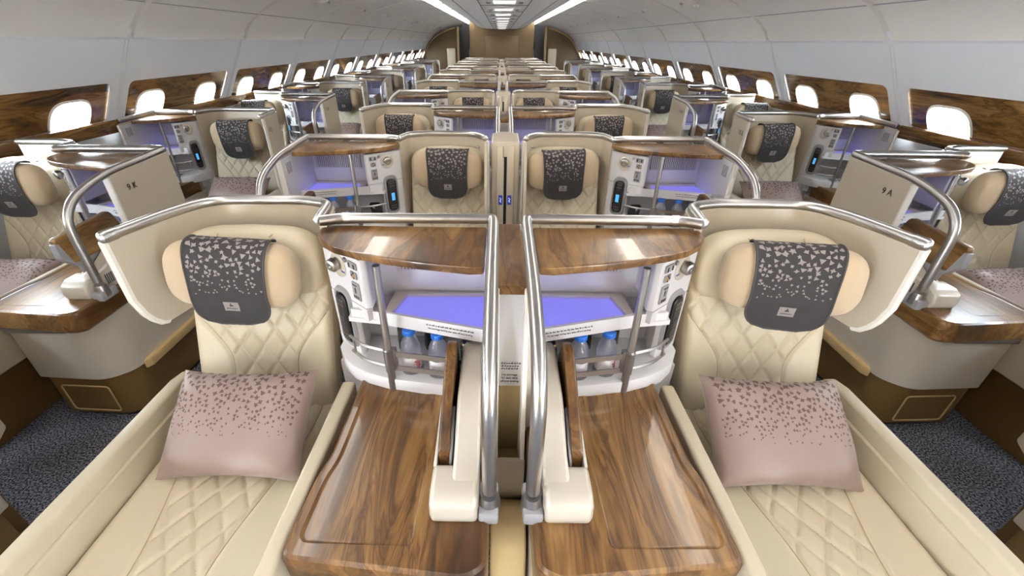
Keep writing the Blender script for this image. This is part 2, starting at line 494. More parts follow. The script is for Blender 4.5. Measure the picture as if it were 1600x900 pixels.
# wood window panels and windows
tn = 0; wn = 0
for side in (-1, 1):
    for k in KS:
        y = BAY0 + k * BAY
        wins = [y + BAY / 2 - 0.343, y + BAY / 2 + 0.343]
        holes = [rrect(c - 0.145, c + 0.145, 0.02, 0.255, 0.12, 8) for c in wins]
        tm = MB()
        vs, fs = plate(rrect(y + 0.05, y + BAY - 0.05, -0.03, S_TOP + 0.03, 0.03), holes, 0.006)
        tm.add([wall_pt(side, v[0], v[1], v[2] - 0.016) for v in vs], fs, WOODW)
        tn += 1
        struct('trim_%d' % tn, build(tm, 'trim'))
        for c in wins:
            wn += 1
            pm = MB()
            lp = rrect(c - 0.13, c + 0.13, 0.03, 0.235, 0.10, 8)
            vs, fs = plate(lp, [], 0.004)
            pm.add([wall_pt(side, v[0], v[1], v[2] - 0.062) for v in vs], fs, GLASS)
            wo = struct('window_%d' % wn, build(pm, 'pane', smooth=False))
            fm = MB()
            outer = rrect(c - 0.153, c + 0.153, 0.012, 0.263, 0.125, 8)
            mid = rrect(c - 0.142, c + 0.142, 0.02, 0.250, 0.115, 8)
            inner = rrect(c - 0.126, c + 0.126, 0.033, 0.230, 0.10, 8)
            n = len(outer)
            vs = [wall_pt(side, p[0], p[1], -0.012) for p in outer] + [wall_pt(side, p[0], p[1], -0.006) for p in mid] + [wall_pt(side, p[0], p[1], -0.058) for p in inner] + [wall_pt(side, p[0], p[1], -0.07) for p in outer]
            fs = [(a * n + i, a * n + (i + 1) % n, b * n + (i + 1) % n, b * n + i) for a, b in ((0, 1), (1, 2), (2, 3)) for i in range(n)]
            fm.add(vs, fs, FRAMEW)
            obj('window_frame', build(fm, 'window_frame'), wo)

# ceiling
CP = [(0.0, 1.985), (0.27, 1.985), (0.52, 1.99), (0.66, 2.01), (0.80, 2.055), (0.92, 2.12), (1.03, 2.205), (1.09, 2.265)]
cm = MB()
for side in (-1, 1):
    for a, b in zip(CP[:-1], CP[1:]):
        cm.add([(side * a[0], Y0, a[1]), (side * a[0], YEND + 4, a[1]), (side * b[0], YEND + 4, b[1]), (side * b[0], Y0, b[1])], [(0, 1, 2, 3)], CEIL)
    a = (1.09, 2.265); b = (1.30, 2.36)
    cm.add([(side * a[0], Y0, a[1]), (side * a[0], YEND + 4, a[1]), (side * b[0], YEND + 4, b[1]), (side * b[0], Y0, b[1])], [(0, 1, 2, 3)], CEIL)
    cm.box(min(side * 0.268, side * 0.276), max(side * 0.268, side * 0.276), Y0, YEND, 1.980, 1.984, SEAM)
    cm.box(min(side * 0.53, side * 0.534), max(side * 0.53, side * 0.534), Y0, YEND, 1.986, 1.9895, SEAM)
for i in range(14):
    y = 1.0 + i * 1.19
    cm.box(-0.268, 0.268, y, y + 0.006, 1.980, 1.984, SEAM)
struct('ceiling', build(cm, 'ceiling', recalc=False, smooth=False))
bh = MB(); bh.box(-3, 3, Y0 - 0.05, Y0, 0, 2.5, BULK)
struct('wall_front', build(bh, 'wall_front'))

ORD = ['zeroth', 'nearest', 'second', 'third', 'fourth', 'fifth', 'sixth', 'seventh', 'eighth', 'ninth', 'tenth', 'eleventh', 'twelfth', 'thirteenth', 'fourteenth', 'fifteenth']

# cove lights: warm strips between ceiling and bins
for side, nm in ((-1, 'left'), (1, 'right')):
    lm = MB()
    a, b = (1.092, 2.262), (1.135, 2.135)
    lm.add([(side * a[0], YC, a[1]), (side * a[0], YEND, a[1]), (side * b[0], YEND, b[1]), (side * b[0], YC, b[1]),
            (side * (a[0] + .02), YC, a[1]), (side * (a[0] + .02), YEND, a[1]), (side * (b[0] + .02), YEND, b[1]), (side * (b[0] + .02), YC, b[1])],
           [(0, 1, 2, 3), (4, 5, 6, 7), (0, 1, 5, 4), (2, 3, 7, 6), (1, 2, 6, 5), (0, 3, 7, 4)], COVE)
    tag(obj('cove_light', build(lm, 'cove_light', smooth=False)), 'warm white light strip glowing along the %s edge of the ceiling' % nm, 'light', 'cove lights')

# overhead bins
BP = [(1.14, 2.130), (1.34, 2.108), (1.55, 2.08), (1.75, 2.025), (1.95, 1.955), (2.10, 1.888), (2.19, 1.838), (2.205, 1.825), (2.262, 1.790), (2.312, 1.748), (2.354, 1.702), (2.382, 1.666), (2.392, 1.642), (2.412, 1.640)]
def bin_pt(t):
    pass
def make_bin(mb, y0, y1):
    n = len(BP)
    vs = []
    for y in (y0, y1):
        for x, z in BP: vs.append((x, y, z))
        for x, z in BP: vs.append((x + 0.03, y, z + 0.035))
    N = 2 * n; fs = []
    loop = list(range(n)) + [n + i for i in reversed(range(n))]
    for i in range(len(loop)):
        a, b = loop[i], loop[(i + 1) % len(loop)]
        fs.append((a, b, N + b, N + a))
    for i in range(n - 1):
        fs.append((i, i + 1, n + i + 1, n + i)); fs.append((N + i, N + n + i, N + n + i + 1, N + i + 1))
    mb.add(vs, fs, BINM)
def on_bin(x):
    for (xa, za), (xb, zb) in zip(BP[:-1], BP[1:]):
        if xa <= x <= xb:
            return za + (zb - za) * (x - xa) / (xb - xa)
for side, nm in ((-1, 'left'), (1, 'right')):
    H = side
    for k in KS[2:]:
        y0 = BAY0 + k * BAY
        def f(mb): make_bin(mb, 0.028, BAY - 0.028)
        def g(mb):          # latch: oval plate with a paddle
            for dx in (0,):
                c = Vector((1.86, BAY / 2, on_bin(1.86) - 0.006))
                t = Vector((0.2, 0, -0.07)).normalized(); nrm = Vector((-0.33, 0, -0.944)).normalized()
                mb.obox(c, t, (0, 1, 0), nrm, 0.03, 0.10, 0.006, TRIMW, 0.005)
                mb.obox(c + t * 0.09, t, (0, 1, 0), nrm, 0.014, 0.03, 0.008, TRIMW, 0.004)
                mb.obox(c + Vector((0, 0.2, 0)), t, (0, 1, 0), nrm, 0.010, 0.012, 0.01, ALU, 0.004)
        def h(mb):          # the groove line of the door
            for yy in (BAY / 2 - 0.55, ):
                pass
            mb.box(2.196, 2.206, 0.03, BAY - 0.03, 1.825, 1.830, GREYP)
        b = thing('overhead_bin', 'closed white overhead bin, %s of its row along the %s side from the camera' % (ORD[k + 3] if k + 3 < len(ORD) else 'last', nm), 'overhead bin', (0, y0, 0), 'overhead bins along the %s side' % nm)
        obj('bin_door', M('bin_door', H, f, ang=25), b)
        obj('latch', M('bin_latch', H, g), b)
        obj('door_seam', M('bin_seam', H, h), b)
    # ribs that show in the gaps between bins
    rb = MB()
    for k in KS[2:] + [KS[-1] + 1]:
        y = BAY0 + k * BAY
        n = len(BP)
        vs = [(side * (x + 0.012), yy, z + 0.02) for yy in (y - 0.04, y + 0.04) for x, z in BP]
        rb.add(vs, [(i, i + 1, n + i + 1, n + i) for i in range(n - 1)], BINGAP)
    struct('trim_%d' % (tn + 1 + (side > 0)), build(rb, 'bin_ribs', recalc=False))

# service panels along the ceiling centre
for i in range(0, 13):
    y = 1.6 + i * 1.19
    def f(mb):
        mb.box(-0.20, 0.20, -0.24, 0.24, 1.974, 1.984, CEIL, 0.004)
    def lens(mb): mb.box(-0.115, 0.115, -0.16, 0.16, 1.967, 1.975, PANEL_GLOW, 0.004)  # white patch of the panel, given an added glow to lighten the walls
    def noz(s):
        def q(mb):
            mb.lathe([(0.0, -0.012), (0.02, -0.012), (0.028, 0.0), (0.028, 0.008)], (s * 0.165, 0, 1.970), GREYP, 12)
        return q
    sp = thing('service_panel', ('lit white ceiling panel with two air nozzles, %s ahead along the ceiling centre' % ORD[i - 1]) if i > 1 else 'lit white ceiling panel with two air nozzles, over or behind the camera', 'service panel', (0, y, 0), 'ceiling service panels')
    obj('panel_plate', M('panel_plate', 1, f), sp); obj('lens', M('lens', 1, lens), sp)
    for s in (-1, 1): obj('air_nozzle', M(('air_nozzle', s), 1, noz(s)), sp)
for side, nm in ((-1, 'left'), (1, 'right')):
    for i in range(7):
        y = 5.4 + i * 1.65
        def f(mb): mb.lathe([(0.0, -0.03), (0.022, -0.03), (0.026, 0.0), (0.026, 0.02)], (0, 0, 0), BLACK, 12, ax=(0.3, 0, 1))
        tag(obj('spot_lamp', M('spot_lamp', side, f), None, (side * 1.035, y, 2.205)), 'small dark spot lamp, %s of the row along the %s edge of the ceiling' % (ORD[i + 1], nm), 'spot lamp', 'spot lamps along the ceiling edges')

# rear end of the cabin: bulkhead, closets, aisles
YB = 16.6
bm_ = MB()
prof = [(-x, z - 0.004) for x, z in reversed(CP)] + [(x, z - 0.004) for x, z in CP[1:]]
bm_.prism([(-1.09, 0.0)] + prof + [(1.09, 0.0)], YB, YB + 0.08, 'y', 0, BULK)
wr = struct('wall_rear', build(bm_, 'wall_rear'))
im = MB(); im.box(-0.56, 0.56, YB - 0.012, YB + 0.01, 0.6, 1.78, BULK2, 0.004)
obj('inlay_panel', build(im, 'inlay_panel'), wr)
for side, nm in ((-1, 'left'), (1, 'right')):
    t = thing('closet', 'brown closet wall with cream padded jump seat back, by the %s aisle at the rear' % nm, 'closet', (side * 1.9, YB, 0), 'rear closets')
    def f(mb):
        top = [(x, z - 0.05) for x, z in BP if x > 1.45][:-1]
        mb.prism([(-0.42, 0.0), (-0.42, 2.03)] + [(x - 1.9, z) for x, z in top] + [(0.80, 1.1), (0.95, 0.5), (0.95, 0.0)], -0.3, 0.1, 'y', 0, BULKD)
    def g(mb):
        mb.tube([(x - 1.9, -0.32, z - 0.07) for x, z in BP if x > 1.43] + [(0.62, -0.32, 1.40), (0.78, -0.32, 1.1)], 0.025, BUMP, 8)
        mb.box(-0.445, -0.405, -0.33, 0.1, 0.0, 2.05, TANL, 0.01)
    def h(mb):
        mb.box(-0.34, -0.06, -0.40, -0.30, 0.55, 1.42, LEATHER, 0.03, 3)
    def hn(mb): mb.box(0.12, 0.16, -0.325, -0.295, 1.62, 1.68, BLACK, 0.004)
    obj('closet_wall', M('closet_wall', side, f), t); obj('edge_frame', M('closet_frame', side, g), t)
    obj('seat_pad', M('jump_pad', side, h), t); obj('handle', M('closet_handle', side, hn), t)
    gm = MB()
    gm.box(min(side * 1.0, side * 1.6), max(side * 1.0, side * 1.6), 20.0, 20.1, 0, 2.6, GALLEY)
    gm.box(min(side * 1.18, side * 1.34), max(side * 1.18, side * 1.34), 19.9, 20.0, 1.35, 1.62, DARKGREY, 0.01)
    gm.box(min(side * 1.15, side * 1.20), max(side * 1.15, side * 1.20), 19.9, 20.0, 0.8, 1.30, TRIMW, 0.01)
    gm.box(min(side * 1.26, side * 1.34), max(side * 1.26, side * 1.34), 19.9, 20.0, 0.8, 1.33, TRIMW, 0.01)
    tag(obj('galley_unit', build(gm, 'galley_unit')), 'grey galley unit far down the %s aisle' % nm, 'galley unit', 'galley units')

# ------------------------------------------------------------------ seat pod parts (x <= 0 is towards the seat; cabinet edge at x = 0)
CW = 0.535                                       # cabinet width

def face_pt(t, z, d=0.0):
    """a point on the slanted control face"""
    a = Vector((-CW + 0.004, -0.055)); b = Vector((-0.36, -0.20))
    e = (b - a).normalized(); n = Vector((e.y, -e.x))
    if n.y > 0: n = -n
    q = a + e * t + n * d
    return Vector((q.x, q.y, z))
FE = (face_pt(1, 0) - face_pt(0, 0)).normalized()
FN = (face_pt(0, 0, 1) - face_pt(0, 0)).normalized()
FZ = Vector((0, 0, 1))

def p_top_rail(mb):
    path = fillet([(-CW + 0.0, -0.03, 1.15), (-CW + 0.06, -0.004, 1.15), (-0.004, 0, 1.15), (0, -0.03, 1.149), (0, -0.42, 1.128), (0, -0.64, 1.055), (0, -0.64, 0.735)], {1: 0.03, 2: 0.03, 3: 0.02, 4: 0.12, 5: 0.20}, 9)
    mb.tube(path, 0.0165, ALU, 14)
    for c in ((-CW + 0.075, -0.004, 1.15), (-0.06, 0.0, 1.15)):
        mb.tube([(c[0] - 0.012, c[1], c[2]), (c[0] + 0.012, c[1], c[2])], 0.0178, ALU, 14, False)
def p_top_rail_short(mb):
    path = fillet([(-CW + 0.0, -0.03, 1.15), (-CW + 0.06, -0.004, 1.15), (-0.004, 0, 1.15), (0, -0.03, 1.149), (0, -0.36, 1.14)], {1: 0.03, 2: 0.03, 3: 0.02}, 9)
    mb.tube(path, 0.0165, ALU, 14)
    mb.tube([(-0.06 - 0.012, 0, 1.15), (-0.06 + 0.012, 0, 1.15)], 0.0178, ALU, 14, False)
def p_rail_foot(mb):
    mb.lathe([(0.0, 0.0), (0.026, 0.0), (0.026, 0.03), (0.02, 0.05), (0.0, 0.05)], (0, -0.64, 0.672), ALUD, 16)
    mb.box(-0.026, 0.022, -0.675, -0.59, 0.655, 0.70, GREYP, 0.008)
WT_POLY = [(-CW, -0.005), (-CW + 0.004, -0.075), (-CW + 0.035, -0.125), (-CW + 0.085, -0.168), (-CW + 0.15, -0.20), (-CW + 0.24, -0.232), (-CW + 0.34, -0.258), (-0.06, -0.285), (-0.022, -0.282), (-0.022, -0.012), (-0.1, -0.012)]
def p_wood_top(mb):
    mb.prism(WT_POLY, 1.104, 1.128, 'z', 0.005, WOODX, 2)
def p_side_panel(mb):
    poly = rpoly([(0.0, 0.64), (0.0, 1.138), (-0.385, 1.118), (-0.385, 0.64)], [0, 0, 0.02, 0])
    mb.prism(poly, -0.006, 0.012, 'x', 0.002, SHELL)
def p_panel_liner(mb):
    mb.prism([(-0.01, 0.66), (-0.01, 1.12), (-0.38, 1.11), (-0.38, 0.66)], -0.016, -0.006, 'x', 0, WHITE)
    for i in range(4): mb.box(-0.0175, -0.0155, -0.30 - i * 0.014 - 0.006, -0.30 - i * 0.014, 1.03, 1.085, VENTG)
def p_panel_edge(mb):
    mb.box(-0.017, 0.013, -0.393, -0.383, 0.65, 1.112, TRIMW, 0.004)
def p_back_panel(mb):
    mb.box(-CW, -0.006, -0.022, 0.0, 0.60, 1.12, WHITE)
def p_vent(mb):
    mb.box(-0.335 + 0.02, -0.03, -0.027, -0.021, 0.975, 1.088, WHITE, 0.002)
    mb.box(-0.30, -0.04, -0.030, -0.026, 0.985, 1.085, VENTG)
    for i in range(24):
        x = -0.295 + i * 0.0107
        mb.box(x, x + 0.0045, -0.036, -0.028, 0.985, 1.085, WHITE)
def p_shelf(mb):
    mb.prism([(-0.45, -0.02), (-0.45, -0.16), (-0.335, -0.178), (-0.02, -0.262), (-0.02, -0.02)], 0.868, 0.884, 'z', 0, WHITE)
    mb.ribbon([(-0.44, -0.158, 0.868, 0.912), (-0.335, -0.178, 0.868, 0.914), (-0.02, -0.264, 0.868, 0.914)], -0.010, WHITE)
    # raised rim round the lit tray
    mb.prism([(-0.335, -0.175), (-0.33, -0.03), (-0.018, -0.03), (-0.018, -0.045), (-0.285, -0.05), (-0.315, -0.165)], 0.88, 0.905, 'z', 0.003, PEARL)
def p_light_tray(mb):
    mb.prism([(-0.313, -0.166), (-0.285, -0.052), (-0.02, -0.048), (-0.02, -0.242)], 0.885, 0.893, 'z', 0, BLUE)
def p_notice(mb):
    d = Vector((0.315, -0.086, 0)).normalized(); nn = Vector((d.y, -d.x, 0))
    if nn.y > 0: nn = -nn
    c = Vector((-0.125, -0.2353, 0.893)) + nn * 0.0015
    for s in NOTICE_H:
        pass
    def pl(z):
        return lambda v: c + (d if NH > 0 else -d) * v.x + Vector((0, 0, z + v.y)) + nn * v.z
    text_mesh(mb, 'No stowage during taxi, take off and landing', 0.0078, pl(-0.006), INK)
    rr = random.Random(3)
    x = -0.075
    while x < 0.075:
        w = rr.uniform(0.004, 0.011)
        mb.obox(c + d * (x + w / 2) + Vector((0, 0, 0.0055)), d, nn, FZ, w / 2, 0.0003, 0.0013, INK)
        if rr.random() < 0.6: mb.obox(c + d * (x + w * .8) + Vector((0, 0, 0.008)), d, nn, FZ, 0.0007, 0.0003, 0.0018, INK)
        x += w + 0.003
NOTICE_H = (); NH = 1
def p_base_tray(mb):
    poly = [(-0.53, -0.02), (-0.53, -0.09), (-0.50, -0.145), (-0.455, -0.19), (-0.40, -0.222), (-0.32, -0.25), (-0.02, -0.295), (-0.02, -0.02)]
    mb.prism(poly, 0.655, 0.712, 'z', 0.004, WHITE)
    for x, y in ((-0.258, -0.195), (-0.168, -0.212)):
        mb.lathe([(0.036, 0.712), (0.036, 0.7135), (0.033, 0.7135)], (x, y, 0), GREYP, 20)
def p_control_face(mb):
    pts = [face_pt(-0.004, 0), face_pt(0.195, 0), face_pt(0.205, 0, -0.02)]
    poly = [(-CW + 0.002, -0.004)] + [(p.x, p.y) for p in pts] + [(-0.37, -0.02)]
    mb.prism(poly, 0.925, 1.092, 'z', 0.006, WHITE)
    low = [(-CW + 0.002, -0.004)] + [(p.x, p.y) for p in (face_pt(-0.004, 0), face_pt(0.115, 0), face_pt(0.118, 0, -0.02))] + [(-0.44, -0.02)]
    mb.prism(low, 0.60, 0.925, 'z', 0.004, WHITE)
    # light band under the sockets
    mb.ribbon([(face_pt(0.11, 0).x, face_pt(0.11, 0).y, 0.885, 0.925), (face_pt(0.20, 0).x, face_pt(0.20, 0).y, 0.885, 0.925)], -0.02, WHITE)
def soc(t, z, hw, hh, kind):
    def q(mb):
        c = face_pt(t, z, 0.003)
        mb.obox(c, FE, FZ, FN, hw, hh, 0.003, GREYP, 0.003)
        if kind == 2:
            for dt in (-0.012, 0.012): mb.obox(c + FE * dt + FN * 0.003, FE, FZ, FN, 0.003, 0.007, 0.0012, BLACK)
        elif kind == 1:
            mb.obox(c + FN * 0.003 + FE * 0.004, FE, FZ, FN, 0.004, 0.005, 0.0012, ORANGE)
            for a, b in ((-0.006, 0), (0.002, 0.008), (0.002, -0.008)): mb.obox(c + FE * a + FZ * b + FN * 0.003, FE, FZ, FN, 0.003, 0.0025, 0.0012, BLACK)
        else:
            mb.obox(c + FZ * 0.004 + FN * 0.003, FE, FZ, FN, 0.0025, 0.009, 0.0012, BLACK)
            mb.obox(c + FZ * 0.022 + FN * 0.003, FE, FZ, FN, 0.011, 0.0018, 0.0012, BLACK)
            for dt in (-0.010, 0, 0.010): mb.obox(c + FE * dt - FZ * 0.019 + FN * 0.003, FE, FZ, FN, 0.003, 0.004, 0.0012, BLACK)
    return q
def p_lamp_cup(mb):
    c = face_pt(0.078, 1.045, 0.0)
    mb.lathe([(0.040, -0.004), (0.040, 0.002), (0.034, 0.005), (0.018, 0.003), (0.0, 0.003)], c - FZ * 0.006, PEARL, 24, ax=FN)
def p_lamp(mb):
    c = face_pt(0.078, 1.052, 0.0)
    mb.lathe([(0.015, 0.0), (0.016, 0.012), (0.021, 0.014), (0.021, 0.030), (0.017, 0.034), (0.009, 0.035), (0.0, 0.030)], c, ALU, 20, ax=(FN + FE * 0.25 - FZ * 0.2).normalized())
    mb.obox(c + FE * 0.028 + FN * 0.004 - FZ * 0.026, FE, FZ, FN, 0.007, 0.002, 0.002, BLUEK)
def p_jack(mb):
    mb.lathe([(0.0085, 0.0), (0.0085, 0.006), (0.004, 0.007), (0.0, 0.005)], face_pt(0.125, 1.072, 0), ALU, 14, ax=FN)
def p_dock(mb):
    c0 = face_pt(0.072, 0.845)
    o = rrect(-0.044, 0.044, -0.115, 0.115, 0.04, 6); i = rrect(-0.032, 0.032, -0.098, 0.098, 0.028, 6)
    def pp(p, d): return c0 + FE * p[0] + FZ * p[1] + FN * d
    n = len(o)
    mb.add([pp(p, 0.0) for p in o] + [pp(p, 0.010) for p in inset(o, 0.004)] + [pp(p, 0.009) for p in i] + [pp(p, 0.002) for p in i],
           [(a * n + k, a * n + (k + 1) % n, (a + 1) * n + (k + 1) % n, (a + 1) * n + k) for a in range(3) for k in range(n)] + [tuple(3 * n + k for k in range(n))], GREYP)
def p_handset_body(mb):
    c0 = face_pt(0.072, 0.845)
    poly = rrect(-0.027, 0.027, -0.092, 0.092, 0.022, 5)
    bmx = bmesh.new()
    def pp(p, d): return c0 + FE * p[0] + FZ * p[1] + FN * d
    n = len(poly); pi = inset(poly, 0.005)
    mb.add([pp(p, 0.003) for p in poly] + [pp(p, 0.013) for p in poly] + [pp(p, 0.017) for p in pi],
           [(a * n + k, a * n + (k + 1) % n, (a + 1) * n + (k + 1) % n, (a + 1) * n + k) for a in range(2) for k in range(n)] + [tuple(2 * n + k for k in range(n)), tuple(reversed(range(n)))], BLACK)
def p_handset_screen(mb):
    c0 = face_pt(0.072, 0.838, 0.0175)
    mb.obox(c0, FE, FZ, FN, 0.010, 0.022, 0.0012, SCREEN)
def p_handset_dark(mb):
    mb.obox(face_pt(0.072, 0.838, 0.0175), FE, FZ, FN, 0.010, 0.022, 0.0012, DARKGREY)
def p_handset_keys(mb):
    c0 = face_pt(0.072, 0.845, 0.0172)
    mb.obox(c0, FE, FZ, FN, 0.018, 0.080, 0.0004, BLACK)
    for z in (0.055, 0.072, -0.06, -0.075):
        for t in (-0.012, 0.0, 0.012):
            mb.obox(c0 + FE * t + FZ * z, FE, FZ, FN, 0.0025, 0.0018, 0.0008, GREYP)
def p_pole(mb):
    mb.tube([(-0.315, -0.245, 0.668), (-0.315, -0.238, 1.106)], 0.0105, ALU, 14, False)
def p_sleeve(mb):
    mb.tube([(-0.315, -0.245, 0.745), (-0.315, -0.245, 0.825)], 0.015, ALUD, 14)
    mb.tube([(-0.315, -0.245, 0.668), (-0.315, -0.245, 0.75)], 0.012, ALUD, 14, False)
    mb.box(-0.312, -0.292, -0.247, -0.228, 0.75, 0.825, ALUD, 0.003)
def p_rack(mb):
    for z in (0.806, 0.752):
        mb.ribbon([(-0.305, -0.238, z - 0.009, z + 0.009), (-0.02, -0.285, z - 0.009, z + 0.009)], 0.005, ALU)
def p_holder(mb):
    for z in (0.815, 0.757):
        path = fillet([(-0.322, -0.24, z), (-0.40, -0.215, z), (-0.455, -0.165, z)], 0.05, 5)
        mb.tube(path, 0.005, ALU, 8)
    mb.tube([(-0.44, -0.18, 0.757), (-0.44, -0.18, 0.815)], 0.004, ALU, 8)
def p_cab_base(mb):
    mb.box(-CW, -0.006, -0.10, -0.005, 0.0, 0.655, WHITE)

def p_cap(mb):
    mb.lathe([(0.0165, 0.196), (0.018, 0.198), (0.018, 0.216), (0.0165, 0.220), (0.0, 0.221)], (0, 0, 0), CAPB, 20)
    for k in range(20):
        a = k * math.pi / 10
        mb.obox((0.0182 * math.cos(a), 0.0182 * math.sin(a), 0.207), (math.cos(a), math.sin(a), 0), (-math.sin(a), math.cos(a), 0), (0, 0, 1), 0.0007, 0.0012, 0.009, CAPB)
def p_bottle(mb):
    mb.lathe([(0.0, 0.002), (0.024, 0.0), (0.029, 0.005), (0.030, 0.02), (0.0285, 0.04), (0.030, 0.06), (0.030, 0.12), (0.028, 0.145), (0.022, 0.168), (0.014, 0.182), (0.0125, 0.198)], (0, 0, 0), BOTTLE, 24)
def p_blabel(mb):
    mb.lathe([(0.0305, 0.022), (0.0308, 0.03), (0.0308, 0.085), (0.0305, 0.09)], (0, 0, 0), LABELW, 24)
    rr = random.Random(5)
    for j in range(7):
        a = -1.1 + rr.uniform(-.12, .12); z = 0.026 + j * 0.0085
        for q in (-0.12, 0.10):
            aa = a + q
            mb.obox((0.0310 * math.cos(aa), 0.0310 * math.sin(aa), z + rr.uniform(0, .003)), (math.cos(aa), math.sin(aa), 0), (-math.sin(aa), math.cos(aa), 0.25), (0, 0, 1), 0.0004, 0.003, 0.0013 + rr.uniform(0, .0015), RED)

TABLE_POLY = rpoly([(-0.45, -0.16), (-0.43, -0.20), (-0.432, -0.50), (-0.447, -0.56), (-0.455, -0.762), (-0.05, -0.80), (0.0, -0.775), (0.0, -0.30), (-0.03, -0.26), (-0.20, -0.25)],
                   [0.01, 0.02, 0.03, 0.03, 0.035, 0.05, 0.05, 0.01, 0.01, 0.01], 5)
TRAY_POLY = rpoly([(-0.425, -0.20), (-0.402, -0.23), (-0.405, -0.51), (-0.42, -0.57), (-0.426, -0.728), (-0.165, -0.732), (-0.155, -0.30), (-0.20, -0.26), (-0.30, -0.255)],
                  [0.01, 0.02, 0.03, 0.03, 0.03, 0.02, 0.02, 0.02, 0.01], 5)
def p_table_top(mb):
    o = TABLE_POLY; n = len(o)
    rings = [([q for q in inset(o, 0.012)], 0.572), (o, 0.586), (o, 0.652), (inset(o, 0.004), 0.664), (inset(o, 0.012), 0.67)]
    vs = []; fs = []
    for poly, z in rings: vs += [(p[0], p[1], z) for p in poly]
    for a in range(len(rings) - 1):
        for k in range(n): fs.append((a * n + k, a * n + (k + 1) % n, (a + 1) * n + (k + 1) % n, (a + 1) * n + k))
    fs.append(tuple(reversed(range(n))))
    mb.add(vs, fs, WOOD)
    # top surface with the shallow tray pressed into it
    t = TRAY_POLY; nt = len(t)
    o2 = rings[-1][0]
    tri = tessellate_polygon([[Vector((p[0], p[1], 0)) for p in o2], [Vector((p[0], p[1], 0)) for p in t]])
    mb.add([(p[0], p[1], 0.67) for p in o2 + t], [tuple(q) for q in tri], WOOD)
    t2, t3 = inset(t, 0.005), inset(t, 0.010)
    vs = [(p[0], p[1], 0.67) for p in t] + [(p[0], p[1], 0.667) for p in t2] + [(p[0], p[1], 0.6668) for p in t3]
    mb.add(vs, [(a * nt + k, a * nt + (k + 1) % nt, (a + 1) * nt + (k + 1) % nt, (a + 1) * nt + k) for a in range(2) for k in range(nt)] + [tuple(2 * nt + k for k in range(nt))], WOOD)
def p_table_body(mb):
    body = rpoly([(-0.44, -0.105), (-0.44, -0.72), (-0.10, -0.74), (-0.008, -0.66), (-0.008, -0.105)], [0, 0.03, 0.10, 0.10, 0], 6)
    mb.prism(body, 0.27, 0.576, 'z', 0, PEARL)
def p_bumper(mb):
    body = rpoly([(-0.44, -0.02), (-0.44, -0.40), (-0.05, -0.50), (0.022, -0.44), (0.022, -0.02)], [0, 0.03, 0.10, 0.08, 0], 6)
    mb.prism([(0.018, -0.02), (-0.012, -0.02), (-0.012, -0.60), (0.0, -0.63), (0.018, -0.60)], 0.245, 0.29, 'z', 0.006, BUMP)
def p_kick(mb):
    body = rpoly([(-0.43, -0.105), (-0.43, -0.70), (-0.10, -0.715), (-0.018, -0.64), (-0.018, -0.105)], [0, 0.03, 0.10, 0.10, 0], 6)
    mb.prism(body, 0.03, 0.272, 'z', 0, BRONZE)
    mb.prism(inset(body, 0.02), 0.0, 0.03, 'z', 0, BLACK)
def p_kick_door(mb):
    o = rrect(-0.36, -0.12, 0.06, 0.22, 0.02); 
    vs, fs = plate(o, [inset(o, 0.006)], 0.004)
    mb.add([(v[0], -0.712 + (v[0] + 0.43) * -0.045 - 0.003 + v[2], v[1]) for v in vs], fs, BUMP)
def p_handle(mb):
    mb.box(-0.40, -0.13, -0.758, -0.735, 0.545, 0.571, ALUD, 0.006)

def p_housing(mb):
    prof = [(-0.655, 0.664), (-0.665, 0.70), (-0.655, 0.735), (-0.62, 0.755), (-0.56, 0.765), (-0.50, 0.80), (-0.44, 0.83), (-0.30, 0.845), (-0.17, 0.835), (-0.15, 0.80), (-0.15, 0.664)]
    mb.prism(prof, -0.088, -0.024, 'x', 0.010, PEARL, 3)
    nose = [(-0.675, 0.664), (-0.685, 0.70), (-0.68, 0.735), (-0.65, 0.75), (-0.585, 0.752), (-0.57, 0.72), (-0.56, 0.664)]
    mb.prism(nose, -0.136, -0.026, 'x', 0.012, PEARL, 3)
    # cream lip round the slot
    mb.prism([(-0.575, 0.664), (-0.575, 0.735), (-0.20, 0.80), (-0.20, 0.664)], -0.138, -0.130, 'x', 0.002, TRIMW)
    for i in range(7): mb.box(-0.0262, -0.022, -0.58 + i * 0.01, -0.575 + i * 0.01, 0.69, 0.735, DARKGREY)
def p_slot(mb):
    mb.prism([(-0.57, 0.668), (-0.57, 0.745), (-0.20, 0.81), (-0.20, 0.668)], -0.092, -0.087, 'x', 0, BLACK)
def slab(raised):
    def q(mb):
        if raised: poly = rpoly([(-0.60, 0.80), (-0.635, 0.925), (-0.34, 0.945), (-0.31, 0.86), (-0.34, 0.80)], [0.01, 0.02, 0.02, 0.02, 0.01])
        else: poly = rpoly([(-0.56, 0.68), (-0.555, 0.762), (-0.50, 0.80), (-0.32, 0.893), (-0.265, 0.885), (-0.245, 0.80), (-0.245, 0.68)], [0.0, 0.015, 0.02, 0.03, 0.03, 0.02, 0.0])
        mb.prism(poly, -0.128, -0.099, 'x', 0.006, WOOD)
    return q
def slab_back(raised):
    def q(mb):
        if raised:
            mb.prism(rpoly([(-0.585, 0.78), (-0.640, 0.84), (-0.638, 0.905), (-0.60, 0.895), (-0.585, 0.84)], 0.008), -0.127, -0.100, 'x', 0.004, GREYP)
            mb.prism(rpoly([(-0.55, 0.67), (-0.59, 0.82), (-0.40, 0.84), (-0.36, 0.67)], 0.01), -0.122, -0.104, 'x', 0.003, GREYP)
        else:
            mb.prism(rpoly([(-0.572, 0.68), (-0.574, 0.742), (-0.50, 0.782), (-0.44, 0.80), (-0.44, 0.68)], 0.008), -0.0995, -0.093, 'x', 0.002, GREYP)
    return q
